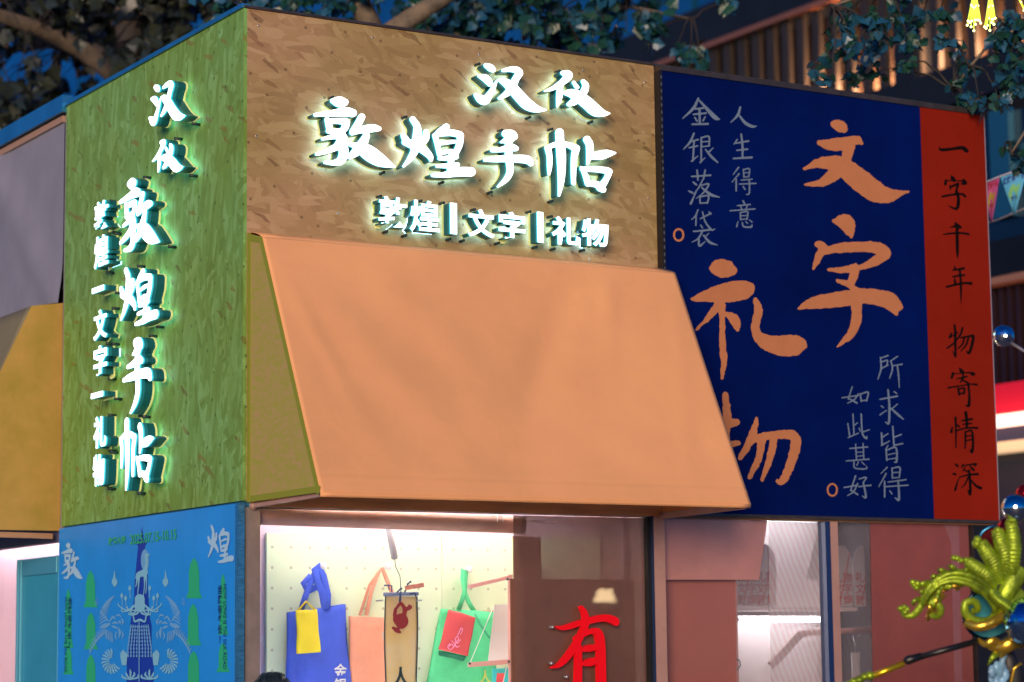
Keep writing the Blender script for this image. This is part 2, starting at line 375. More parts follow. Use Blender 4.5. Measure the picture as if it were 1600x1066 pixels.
# front framing
zwt = onY(700, 799, 0).z; xa = onY(405, 900, 0).x; xb = onY(1012, 900, 0).x; xc = onY(1035, 900, 0).x
xm0 = onY(1288, 900, 0).x; xm1 = onY(1309, 900, 0).x; xe = onY(1522, 900, 0).x
part(MB().box((.018,-.012,ZB-.03),(W+.02,.0,ZB+.1)), 'header_beam', mat('bounce_lit_timber', (.62,.37,.19), .5, var=.2, vscale=5, stretch=(.6,6,6), bump=.1))  # paler timber colour stands in for bounce light from below
f = MB(); f.box((.006,-.01,.0),(xa,.06,ZB-.032)); part(f, 'corner_post', mat('grey_beige_paint', (.24,.19,.165), .5, var=.2, vscale=7))
part(MB().box((xb+.025,-.03,.0),(xc,.06,ZB-.032)), 'bay_post', m_post)
f = MB(); f.box((xa,.0,zwt-.002),(xb+.022,.05,ZB-.034)); f.box((xb,-.004,.95),(xb+.022,.05,zwt-.004))
win = part(f, 'window_frame', m_black)
part(MB().box((xb+.0225,-.028,.95),(xb+.0245,.04,zwt)), 'frame_edge', m_navy, win)
part(MB().add([(xa,.012,.95),(xb,.012,.95),(xb,.012,zwt-.003),(xa,.012,zwt-.003)], [(0,1,2,3)]), 'glass_pane', glass('window_glass'), win)
zr = ZB-.035
mul = part(MB().box((xm0,-.02,.9),(xm0+.035,.05,zr)), 'mullion', m_navy)
part(MB().box((xm0+.0355,-.012,.9),(xm1,.05,zr)), 'mullion_cover', m_post, mul)
part(MB().box((xe,-.01,0),(WE,.07,zr)), 'end_post', m_black)
part(MB().box((xc,.0,zr),(WE,.05,ZB-.01)), 'banner_rail', m_wood)
gl2 = glass('side_window_glass')
part(MB().add([(xc,.014,.95),(xm0,.014,.95),(xm0,.014,zr),(xc,.014,zr)], [(0,1,2,3)]), 'glass_pane', gl2)
part(MB().add([(xm1,.014,.95),(xe,.014,.95),(xe,.014,zr),(xm1,.014,zr)], [(0,1,2,3)]), 'glass_pane', gl2)
k = MB(); k.box((xa,.0,0),(xb+.022,.06,.948)); k.box((xc+.002,.0,0),(xe,.06,.948)); part(k, 'knee_wall', m_wood)
# shell
part(MB().box((.003,.062,.0),(.05,D,ZB+.05)), 'side_wall', mat('blue_wall_paint', (.03,.20,.42), .6))
part(MB().box((W+.002,.022,ZB+.0),(WE-.002,.05,ZT-.012)), 'fascia_panel', m_wood)
part(MB().box((WE-.05,.075,0),(WE,6,ZT-.012)), 'end_wall', mat('dark_end_wall', (.05,.05,.06), .7))
part(MB().box((.05,5.9,0),(WE-.05,6,ZT-.012)), 'rear_wall', m_white)
part(MB().box((.052,.062,.0),(WE-.052,5.89,.06)), 'floor', m_floor)
part(MB().box((.052,.052,2.74),(WE-.052,5.89,2.78)), 'ceiling', m_white)

# ---- far side of the kiosk: canvas panel, doorway
def canvas(u, v):
    y = D+.06+u*3.4; z = 3.5+v*1.40
    fold = .03*math.exp(-((u*3.2-(v*1.5-.25))/.20)**2) + .012*math.exp(-((u*3.2-(v*.9+.35))/.16)**2)
    return (-.006-fold, y, z)
part(MB().grid(canvas, 90, 40), 'canvas_panel', mat('grey_canvas', (.25,.25,.31), .8, var=.08, vscale=4))
part(MB().box((.0,D+.055,2.562),(.04,6,3.6)), 'side_wall', m_wood)
part(MB().box((-.02,D+.06,4.862),(.01,6,4.9)), 'canvas_batten', mat('tan_batten', (.40,.24,.16), .6))
part(MB().box((.0,D+.055,2.42),(.06,6,2.56)), 'door_lintel', mat('violet_grey_paint', (.12,.11,.20), .5))
P0 = onX(33, 900, 0); P1 = onX(92, 900, 0)
dr = part(MB().box((-.012,P1.y-.02,.05),(.03,P0.y,2.34)), 'door', mat('cyan_door_paint', (.04,.33,.50), .4, var=.08, vscale=3), bevel=.004)
f = MB(); yy = P0.y; f.box((-.03,yy-.075,.05),(-.0125,yy-.045,2.34)); f.box((-.03,yy-.03,.05),(-.0125,yy-.002,2.34)); f.box((-.024,P1.y-.02,2.24),(-.0125,yy-.08,2.34)); f.box((-.024,P1.y-.02,.05),(-.0125,yy-.08,.15))
part(f, 'door_frame', mat('light_cyan_metal', (.10,.42,.56), .3, .3), dr, bevel=.003)
h = MB(); h.tube([(-.03,P1.y+.07,1.0),(-.07,P1.y+.07,1.0),(-.07,P1.y+.07,1.18),(-.03,P1.y+.07,1.18)], .009, 8); part(h, 'handle', m_navy, dr)
part(MB().box((.6,2.3,.06),(.65,5.88,2.73)), 'inner_partition', m_pinkwall)

# ------------------------------------------------------------------ LED fixtures inside the shop
m_led = mat('lit_led_tube', (1,1,1), .4, emit=(1.0,.97,.95), es=45)
m_ledhot = mat('lit_shelf_tube', (1,1,1), .4, emit=(.95,.97,1.0), es=14)
m_alu = mat('brushed_aluminium', (.55,.55,.56), .35, .8)
def tube_light(name, label, p, q, m, group=None, r=.013, drop=.03):
    p = Vector(p); q = Vector(q)
    t = thing(name, label, 'lamp', p, group)
    MB().bar(p+Vector((0,0,drop)), q+Vector((0,0,drop)), .035, .025).build('housing', m_alu, t)
    d = (q-p).normalized()*.02
    MB().tube([p+d, q-d], r, 10).build('tube', m, t)
    MB().tube([p, p+d*.95], r*1.15, 10).build('end_cap', m_white, t); MB().tube([q-d*.95, q], r*1.15, 10).build('end_cap', m_white, t)
    return t
tube_light('led_batten', 'white LED batten on the ceiling over the tote bag display', (.25,.20,2.69), (2.2,.20,2.69), m_led)
tube_light('led_batten', 'added LED batten that evens the light low in the tote bag display', (.25,.16,1.02), (2.2,.16,1.02), m_led, drop=-.03)  # added strip below the view, evens the light on the pegboard
tube_light('led_batten', 'white LED batten lighting the pink wall behind the side door', (.45,3.4,2.69), (.45,5.4,2.69), m_led)

# ------------------------------------------------------------------ lit channel letters
CF, CB0 = .112, .034
def channel_letter(label, V, F, to3, Vr, Fr, group, name='channel_letter'):
    """V,F face outline, Vr,Fr the slightly larger halo outline; to3(x, y, c) maps outline to the world at c in front of the board"""
    ids = sorted({i for f in F for i in f}); xs = [V[i] for i in ids]
    c0 = to3(sum(p[0] for p in xs)/len(xs), sum(p[1] for p in xs)/len(xs), CB0)
    t = thing(name, label, 'sign letter', c0, group)
    E = boundary(F); n = len(V)
    b = MB(); b.add([to3(*p, CF) for p in V], F, 0)
    b.add([to3(*p, CF) for p in V]+[to3(*p, CF-.0035) for p in V], [(a, bb, bb+n, a+n) for a, bb in E], 1)
    b.build('face', [m_face, m_lip], t, fixn=False)
    r = MB(); r.add([to3(*p, CF-.0035) for p in V]+[to3(*p, CF-.013) for p in V]+[to3(*p, CF-.031) for p in V]+[to3(*p, CB0+.004) for p in V], [(a, bb, bb+n, a+n) for a, bb in E], 0)
    r.f += [(a+n, bb+n, bb+2*n, a+2*n) for a, bb in E]+[(a+2*n, bb+2*n, bb+3*n, a+3*n) for a, bb in E]; r.m += [1]*len(E)+[2]*len(E); r.sm += [False]*2*len(E)
    r.build('side_return', [m_glow, m_glow2, m_ret], t, fixn=False)
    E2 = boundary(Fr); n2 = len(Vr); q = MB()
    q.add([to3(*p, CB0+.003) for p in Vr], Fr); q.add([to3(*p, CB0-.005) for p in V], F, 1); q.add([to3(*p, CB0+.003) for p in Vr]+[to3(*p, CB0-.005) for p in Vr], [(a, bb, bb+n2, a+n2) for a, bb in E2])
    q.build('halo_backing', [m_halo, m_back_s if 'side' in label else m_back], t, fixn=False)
    for fn in (min, max):
        p = fn(xs, key=lambda p: p[1]); a = Vector(to3(*p, .0)); b_ = Vector(to3(*p, CB0+.01))
        dz = .012 if fn is min else -.012
        MB().tube([a+Vector((0,0,dz)), b_+Vector((0,0,dz))], .008, 8).build('mounting_tab', m_tab, t)
    return t

# brush strokes traced from the sign: x, y, width along each stroke
CR5 = (720, 85, 6.4); CR6 = (470, 140, 5.714); CR7 = (730, 190, 6.4)
HAN = [[(255,110,44),(300,135,68),(325,155,48)],[(185,215,30),(250,240,72),(290,285,60),(290,300,40)],
 [(150,405,34),(200,445,80),(245,460,84),(290,400,60),(335,320,36),(360,265,16)],
 [(425,160,30),(490,150,48),(560,155,60),(590,185,64),(570,225,60)],[(575,200,60),(540,270,70),(500,350,70),(450,400,56),(385,440,24)],
 [(385,255,30),(440,275,70),(510,330,100),(590,420,110),(670,500,110),(760,545,70),(850,558,14)]]
YI = [[(1020,185,40),(1075,205,84),(1050,250,70),(980,305,50),(910,345,38),(840,365,14)],[(1000,300,50),(990,370,56),(985,440,54),(968,520,18)],
 [(1130,280,30),(1165,330,40)],[(1225,270,40),(1250,310,60),(1235,370,70),(1180,430,70),(1130,475,70),(1080,500,36)],
 [(1045,385,40),(1110,390,84),(1190,430,110),(1270,490,120),(1350,560,115),(1430,590,60),(1490,590,12)]]
DUN = [[(285,100,40),(345,110,94),(385,115,70),(400,110,50)],[(130,225,30),(250,215,50),(400,200,80),(465,210,70)],
 [(235,265,40),(255,330,56),(260,370,50)],[(240,280,44),(330,280,50),(400,285,60)],[(410,290,60),(395,340,60),(370,375,44)],[(250,370,44),(320,368,40),(380,370,44)],
 [(195,440,24),(290,420,44),(370,415,60),(390,440,60)],[(390,440,60),(340,480,44),(320,490,36)],[(145,575,30),(240,545,50),(340,505,60),(420,480,40)],
 [(340,470,50),(380,520,80),(380,590,80),(350,640,70),(280,655,40),(215,650,24)],[(545,245,60),(510,310,60),(460,370,40)],
 [(460,385,44),(540,360,60),(640,345,70),(700,350,40)],[(590,400,50),(560,470,80),(500,550,80),(440,600,44)],
 [(440,490,30),(520,510,70),(600,560,130),(690,620,120),(770,660,70),(845,692,10)]]
HUANG = [[(915,410,40),(940,450,60),(950,480,50)],[(1120,380,50),(1115,440,60),(1060,490,60)],[(1000,265,50),(1040,330,60),(1040,430,80),(1020,540,70),(975,620,46),(920,685,20)],
 [(1020,490,60),(1100,540,70),(1155,595,50),(1165,630,30)],[(930,470,50),(1000,490,80)],[(1300,335,60),(1240,380,56),(1205,420,44)],
 [(1200,410,44),(1220,490,40),(1240,580,40)],[(1220,400,40),(1330,385,56),(1420,400,56)],[(1428,410,56),(1418,490,56),(1385,570,50)],
 [(1240,488,20),(1320,470,34),(1375,465,30)],[(1240,572,34),(1320,552,40),(1380,560,40)],[(1240,615,30),(1320,612,46),(1390,602,40)],[(1220,682,30),(1310,680,42),(1400,672,40)],
 [(1180,765,30),(1290,760,50),(1420,735,80),(1520,735,80)],[(1350,580,50),(1340,670,50),(1330,760,50)]]
SHOU = [[(385,120,70),(440,135,100),(470,150,70)],[(430,170,90),(370,195,40),(340,205,20)],[(250,290,30),(340,280,50),(440,260,70),(490,270,50)],
 [(180,385,30),(300,375,60),(450,370,70),(600,380,80),(640,420,50)],[(420,200,70),(415,300,70),(425,400,70),(430,500,64),(390,580,52),(310,650,20)]]
TIE = [[(925,110,80),(930,200,80),(940,300,90),(945,450,80),(940,600,60),(920,740,20)],[(810,270,60),(825,350,52),(825,450,46),(820,525,24)],
 [(800,260,46),(900,225,50),(1000,230,50),(1090,270,66)],[(1090,270,74),(1068,380,54),(1065,500,50),(1065,615,40)],
 [(1200,180,70),(1225,230,70),(1225,330,60),(1205,425,20)],[(1240,345,60),(1340,335,90),(1410,320,70),(1485,315,14)],
 [(1140,455,20),(1185,540,52),(1210,620,56)],[(1150,475,40),(1280,475,56),(1400,490,62)],[(1425,500,56),(1390,580,56),(1335,660,76)],[(1210,615,50),(1300,630,62),(1360,680,60)]]
BRUSH = {'汉': (HAN, CR5), '仪': (YI, CR5), '敦': (DUN, CR6), '煌': (HUANG, CR6), '手': (SHOU, CR7), '帖': (TIE, CR7)}
GLY = {}
for ch, (st, cr) in BRUSH.items():
    GLY[ch] = (glyph(st, 110), glyph(st, 110, grow=.003*314*cr[2]), cr)
WHERE = {'汉': 'topmost left character', '仪': 'top right character', '敦': 'first big character', '煌': 'second big character', '手': 'third big character', '帖': 'last big character'}
for ch in '汉仪敦煌手帖':
    (V, F), (Vr, Fr), cr = GLY[ch]
    def to3(x, y, c, cr=cr):
        p = onY(cr[0]+x/cr[2], cr[1]+y/cr[2], -CF); return (p.x, -c, p.z)
    channel_letter(f'glowing white brush letter {ch} on the tan front board', V, F, to3, Vr, Fr, 'lit brush letters on the front board')
def boxed(V, F, place):
    x0, y0, x1, y1 = bbox(V, F); yc, zc, w_, h_ = place
    return (x0+x1)/2, (y0+y1)/2, w_/(x1-x0), h_/(y1-y0)
def side_place(x0, x1, y0, y1, kf=.55):
    a = onX(x0, (y0+y1)/2, -CF-.018); b = onX(x1, (y0+y1)/2, -CF-.018)
    sl = abs((onX(x0, (y0+y1)/2, -CF).z - onX(x1, (y0+y1)/2, -CF).z))
    c = onX((x0+x1)/2, (y0+y1)/2, -CF-.018)
    # slope of a horizontal line in the picture at this height
    q = c+Vector((0,.1,0)); pr = []
    for v in (c, q):
        d = v-EYE; zz = d.dot(FW); pr.append((d.dot(RT)/zz, d.dot(UP)/zz))
    s = abs((pr[1][1]-pr[0][1])/(pr[1][0]-pr[0][0]))
    H = (y1-y0) - s*(x1-x0)*kf
    ppm = FPX/((c-EYE).dot(FW))
    return c.y, c.z, abs(a.y-b.y), H/ppm
SIDE = {'汉': (232,288,120,201), '仪': (237,285,212,278), '敦': (185,248,270,394), '煌': (186,246,408,511), '手': (191,236,526,646), '帖': (186,239,648,765)}
for ch, px in SIDE.items():
    (V, F), (Vr, Fr), cr = GLY[ch]; pl = side_place(*px, kf=.15); cx, cy, sx, sy = boxed(V, F, pl)
    def to3(x, y, c, pl=pl, cx=cx, cy=cy, sx=sx, sy=sy):
        return (-c-.018, pl[0]-(x-cx)*sx, pl[1]-(y-cy)*sy)
    channel_letter(f'glowing white brush letter {ch} on the green side board', V, F, to3, Vr, Fr, 'lit brush letters on the side board')
# small block letters
FS = {'敦': (592,636,305,357), '煌': (641,687,311,365), '文': (732,773,325,373), '字': (780,821,329,376), '礼': (863,906,337,385), '物': (910,951,340,387)}
SS = {'敦': (147,168,311,361), '煌': (147,168,365,420), '文': (146,166,482,532), '字': (146,166,538,588), '礼': (146,165,649,701), '物': (145,162,709,760)}
for ch in '敦煌文字礼物':
    V, F = text2d(ch, .016 if ch in '敦煌' else .023); Vr, Fr = text2d(ch, .028 if ch in '敦煌' else .034)
    x0, x1, y0, y1 = FS[ch]; c = onY((x0+x1)/2, (y0+y1)/2, -CF); a = onY(x0, (y0+y1)/2, -CF); b = onY(x1, (y0+y1)/2, -CF)
    cx, cy, sx, sy = boxed(V, F, (0, 0, b.x-a.x, (y1-y0-4)/FPX*(c-EYE).dot(FW)))
    def to3(x, y, d, c=c, cx=cx, cy=cy, sx=sx, sy=sy): return (c.x+(x-cx)*sx, -d, c.z-(y-cy)*sy)
    channel_letter(f'small glowing block letter {ch} above the orange awning', V, F, to3, Vr, Fr, 'lit block letters on the front board', 'block_letter')
    pl = side_place(*SS[ch]); cx, cy, sx, sy = boxed(V, F, pl)
    def to3(x, y, c, pl=pl, cx=cx, cy=cy, sx=sx, sy=sy): return (-c-.018, pl[0]-(x-cx)*sx, pl[1]-(y-cy)*sy)
    channel_letter(f'small glowing block letter {ch} on the green side board', V, F, to3, Vr, Fr, 'lit block letters on the side board', 'block_letter')
def bar_poly(w_, h_): return [(-w_/2,-h_/2),(w_/2,-h_/2),(w_/2,h_/2),(-w_/2,h_/2)], [(0,1,2,3)]
for (x0, x1, y0, y1), lb in (((704,714,317,366), 'glowing upright divider bar after the small front letter 煌'), ((840,849,331,379), 'glowing upright divider bar after the small front letter 字')):
    c = onY((x0+x1)/2, (y0+y1)/2, -CF); w_ = onY(x1, y0, -CF).x-onY(x0, y0, -CF).x; h_ = (y1-y0)/FPX*(c-EYE).dot(FW)
    V, F = bar_poly(w_, h_); Vr, Fr = bar_poly(w_+.01, h_+.01)
    channel_letter(lb, V, F, lambda x, y, d, c=c: (c.x+x, -d, c.z-y), Vr, Fr, 'lit divider bars', 'divider_bar')
for (x0, x1, y0, y1), lb in (((147,168,444,461), 'glowing level divider bar under the small side letter 煌'), ((146,166,611,624), 'glowing level divider bar under the small side letter 字')):
    c = onX((x0+x1)/2, (y0+y1)/2, -CF); V, F = bar_poly(.17, .028); Vr, Fr = bar_poly(.182, .04)
    channel_letter(lb, V, F, lambda x, y, d, c=c: (-d-.018, c.y-x, c.z-y), Vr, Fr, 'lit divider bars', 'divider_bar')

# ------------------------------------------------------------------ awnings
m_awn = mat('orange_awning_canvas', (.88,.41,.165), .75, var=.09, vscale=1.1, bump=.2, bscale=5)
m_gab = mat('green_lit_awning_canvas', (.36,.37,.035), .75, var=.2, vscale=16, stretch=(1,1,3), col2=(.50,.33,.13))  # greenish light on the orange canvas is put into this colour
m_edge = mat('green_lit_awning_piping', (.27,.30,.02), .7)  # hem colour holds the same greenish light
ZA, PT, PB = 3.775, .17, .79
def awning_profile(t): return PT+(PB-PT)*t, ZA-.01+(ZB-ZA)*t
root = thing('awning', 'sagging orange canvas awning over the tote bag window', 'awning', (W/2, 0, ZB))
def slope(u, v):
    y, z = awning_profile(v); x = .004+(W-.008)*u
    s = -.03*math.sin(math.pi*u)*math.sin(math.pi*v)                       # sag between the frame bars
    for (uu, vv, ang, wd, ln, amp) in ((.18,.42,52,.055,.33,.016),(.34,.30,48,.05,.30,.010),(.66,.25,-55,.045,.30,-.015),(.58,.45,-58,.05,.24,-.011),(.80,.15,-70,.03,.15,.012),(.12,.75,40,.06,.22,.009),(.78,.80,20,.05,.2,.008),(.45,.70,25,.07,.3,.007),(.93,.45,-75,.03,.35,.006),(.05,.3,70,.025,.3,.012),(.5,.12,-8,.02,.2,.007)):
        wd *= 1.7; ln *= 1.3; amp *= .72; a = math.radians(ang); dx = (u-uu)*1.9; dy = (v-vv); l = dx*math.cos(a)+dy*math.sin(a); q = -dx*math.sin(a)+dy*math.cos(a)
        s += amp*math.exp(-(q/wd)**2-(l/ln)**2)
    ed = min(1, min(u, 1-u)*14)*min(1, min(v, 1-v)*9)
    s *= ed
    s += .0014*math.exp(-((v-.945)/.008)**2) - .0012*math.exp(-((v-.93)/.010)**2)
    n = Vector((0, -(ZA-ZB), PB-PT)).normalized()
    return Vector((x, -y, z)) + n*s
c = MB(); c.grid(slope, 110, 160); c.grid(lambda u, v: (.004+(W-.008)*u, -PT*v, ZA+.035-.045*v*v), 20, 4)
c.grid(lambda u, v: (.004+(W-.008)*u, -PB+.004*v, ZB-.01-.02*v), 40, 1)
c.build('canopy', m_awn, root, fixn=False, solid=.003)
for x in (.003, W-.003):
    gm = MB(); pts = [(x,-.012,ZB-.01),(x,-PB,ZB-.01),(x,-PT,ZA-.01),(x,-.012,ZA+.03)]
    gm.prism(pts, (.003 if x < 1 else -.003, 0, 0)); o = gm.build('end_panel', m_gab if x < 1 else m_awn, root)
    if x < 1:
        o['label'] = 'canvas end panel with greenish light painted in and darker hem'
        pm = MB(); w_ = .022; xx = x-.0025
        pp = [Vector((xx, p[1], p[2])) for p in pts]; ct = sum(pp, Vector())/4
        for i in range(4):
            a, b = pp[i], pp[(i+1)%4]; n = (b-a).cross(Vector((1,0,0))).normalized()
            if n.dot(ct-a) < 0: n = -n
            ww = .03; dxx = Vector((-.0007*i,0,0)); pm.prism([a+dxx, b+dxx, b+n*ww+dxx, a+n*ww+dxx], (.0009*(i+1), 0, 0))
        pm.build('hem', m_edge, o)
fr = MB(); fr.tube([(.02,-PB+.02,ZB-.005),(W-.02,-PB+.02,ZB-.005)], .012, 8); fr.build('front_bar', m_wood, root)
for x in (.03, W-.02):
    a = MB(); a.bar((x,-.012,ZB-.026),(x,-PB+.03,ZB-.016),.02,(.02 if x < 1 else .035)); a.ball((x,-.025,ZB-.026),.02,10,6); a.build('arm', m_post, root)
# side awning, further along the left wall
root = thing('awning', 'tan and olive canvas awning over the cyan side door', 'awning', (-.3, 4, ZB))
y0, y1 = D+.06, 5.8
m_tan = mat('tan_awning_canvas', (.52,.30,.07), .75, var=.3, vscale=5, stretch=(1,1,.8), col2=(.36,.24,.03), bump=.1, bscale=200)
gp = [(-.002,y0,ZB-.02),(-PB,y0,ZB-.02),(-PT-.02,y0,ZA-.01),(-.002,y0,ZA+.02)]
MB().prism(gp, (0,.004,0)).build('end_panel', m_tan, root)
c = MB()
c.grid(lambda u, v: (-(PT+.02+(PB-PT-.02)*v)+.014*math.sin(9*u+4*v)*math.sin(math.pi*v), y0+.005+(y1-y0)*u, ZA-.01+(ZB-.01-ZA)*v), 40, 20)
c.grid(lambda u, v: (-.03-(PT-.01)*v, y0+.005+(y1-y0)*u, ZA+.02-.03*v), 20, 2)
c.build('canopy', mat('olive_grey_canvas', (.22,.19,.10), .8, var=.1, vscale=3), root, fixn=False, solid=.003)
MB().tube([(-PB+.02,y0+.01,ZB-.03),(-PB+.02,y1,ZB-.03)], .012, 8).build('front_bar', m_wood, root)
MB().bar((-.04,y0+.03,ZB-.05),(-PB+.03,y0+.03,ZB-.04),.03,.03).build('arm', m_wood, root)

# ------------------------------------------------------------------ the printed banner
m_bblue = mat('navy_banner_cloth', (.0005,.0080,.092), .8, spec=.03, var=.32, vscale=1.1, bump=.06, bscale=300)  # blotches put the light and shade of cloth folds into the colour
m_bred = mat('red_banner_cloth', (.25,.015,.006), .8, spec=.04, var=.12, vscale=1.4, bump=.06, bscale=300)
m_ink_o = mat('orange_print', (.54,.205,.088), .8, spec=.08, var=.06, vscale=9)
m_ink_w = mat('pale_blue_print', (.15,.215,.30), .7, var=.15, vscale=6)
m_ink_k = mat('black_print', (.004,.002,.002), .8, spec=.1)
YB = -.045
def stitch_mat():
    m = mat('stitched_edge', (.3,.3,.34), .5); t = m.node_tree; N = t.nodes; L = t.links
    tc = N.new('ShaderNodeTexCoord'); wv = N.new('ShaderNodeTexWave'); wv.bands_direction = 'Z'; wv.inputs['Scale'].default_value = 8
    L.new(tc.outputs['Object'], wv.inputs['Vector']); cr = N.new('ShaderNodeValToRGB'); cr.color_ramp.interpolation = 'CONSTANT'
    cr.color_ramp.elements[0].color = (.01,.01,.015,1); cr.color_ramp.elements[1].position = .6; cr.color_ramp.elements[1].color = (.10,.10,.12,1)
    L.new(wv.outputs[0], cr.inputs[0]); L.new(cr.outputs[0], N['Principled BSDF'].inputs['Base Color']); return m
zb_t, zb_b = 4.905, 2.492
xs_ = onY(1449, 500, YB).x
ban = thing('banner', 'tall navy and red cloth banner with orange brush writing', 'banner', (3.6, YB, zb_b))
MB().box((W+.022,YB,zb_b),(xs_-.001,-.002,zb_t)).build('navy_panel', m_bblue, ban)
MB().box((xs_,YB,zb_b),(WE+.005,-.002,zb_t)).build('red_panel', m_bred, ban)
f = MB(); f.box((W+.004,YB-.008,zb_t+.001),(WE+.012,.0,zb_t+.03)); f.build('top_rail', m_rail, ban)
f = MB(); f.box((W+.002,YB-.006,zb_b),(W+.021,.0,zb_t)); f.build('side_rail', m_black, ban)
MB().box((W+.008,YB-.0085,zb_b+.02),(W+.015,YB-.0062,zb_t-.02)).build('stitching', stitch_mat(), ban)
MB().box((WE+.0055,YB+.004,zb_b),(WE+.016,-.002,zb_t)).build('end_rail', mat('bright_edge_strip', (.45,.36,.36), .35, .3), ban)
MB().box((W+.022,YB-.004,zb_b-.018),(WE+.012,-.0,zb_b-.001)).build('bottom_rail', m_rail, ban)
CR = {4:(1020,110,3.553), 5:(1230,170,2.735), 6:(1030,390,2.735), 7:(1280,540,4.1), 'a':(1450,210,7.61), 'b':(1450,340,7.61), 'c':(1460,490,7.107), 'd':(1460,630,6.66)}
def printed(cr, strokes, m, res=70, rough=0, seed=1, label=None):
    V, F = glyph(strokes, res, rough, seed=seed); ox, oy, s = CR[cr]
    mb = MB(); mb.add([(lambda p: (p.x, YB-.0015, p.z))(onY(ox+x/s, oy+y/s, YB)) for x, y in V], F)
    o = mb.build('printed_character', m, ban, fixn=False)
    if label: o['label'] = label
BIG = [(5, [[(200,65,30),(225,75,50),(240,88,36)],[(135,145,20),(200,155,56),(270,140,40),(300,135,36),(320,150,12)],[(265,165,50),(245,230,40),(210,270,60),(150,315,36),(75,325,12)],
   [(72,256,14),(140,232,44),(220,240,74),(290,290,90),(370,350,92),(430,372,60),(475,362,30),(518,355,6)]]),
 (5, [[(200,480,20),(250,485,66),(268,530,34),(275,558,6)],[(130,580,30),(150,595,40),(125,650,26),(112,685,8)],[(150,610,30),(230,595,44),(330,590,44),(400,600,50),(415,625,46),(360,660,36),(310,680,20)],
   [(175,688,12),(240,690,30),(290,675,24)],[(290,690,36),(275,740,36)],[(215,735,14),(260,750,28),(290,775,30)],[(48,855,8),(110,830,50),(220,815,66),(330,800,66),(420,815,70),(455,838,64),(490,852,8)],[(455,850,44),(468,882,6)],
   [(295,830,50),(295,900,44),(270,965,34),(210,1020,6)]]),
 (6, [[(225,80,24),(270,80,80),(310,90,44)],[(140,212,16),(200,200,50),(280,185,80),(350,175,86),(385,165,50)],[(255,235,40),(220,280,30),(155,347,6)],[(262,240,40),(268,300,24),(270,400,28),(275,480,26),(268,550,12)],
   [(290,275,20),(320,300,44),(335,345,16)],[(410,215,20),(425,260,36),(410,330,36),(430,380,50),(500,410,80),(570,410,90),(600,405,60)]]),
 (6, [[(282,620,24),(288,700,36),(285,780,34),(280,900,30),(275,980,20)],[(200,760,20),(260,748,36),(325,738,36)],[(190,860,20),(260,840,34),(335,828,24)],[(230,680,24),(210,740,20)],
   [(415,720,12),(405,770,28),(375,840,30),(345,890,20)],[(390,820,24),(440,800,30),(520,790,36),(575,800,44),(580,850,44),(555,930,36),(525,990,30),(505,990,14)],[(440,810,36),(425,890,30),(385,975,20)],[(490,810,34),(470,900,30),(440,982,16)]])]
for i, (cr, st) in enumerate(BIG): printed(cr, st, m_ink_o, 130, 1.5, seed=i+3)
def ring(cx, cy, rx, ry, w_):
    return [[(cx+rx*math.cos(t*.524), cy+ry*math.sin(t*.524), w_) for t in range(13)]]
printed(4, ring(143,914,26,32,11), m_ink_o, 50); printed(7, ring(83,925,30,38,11), m_ink_o, 50)
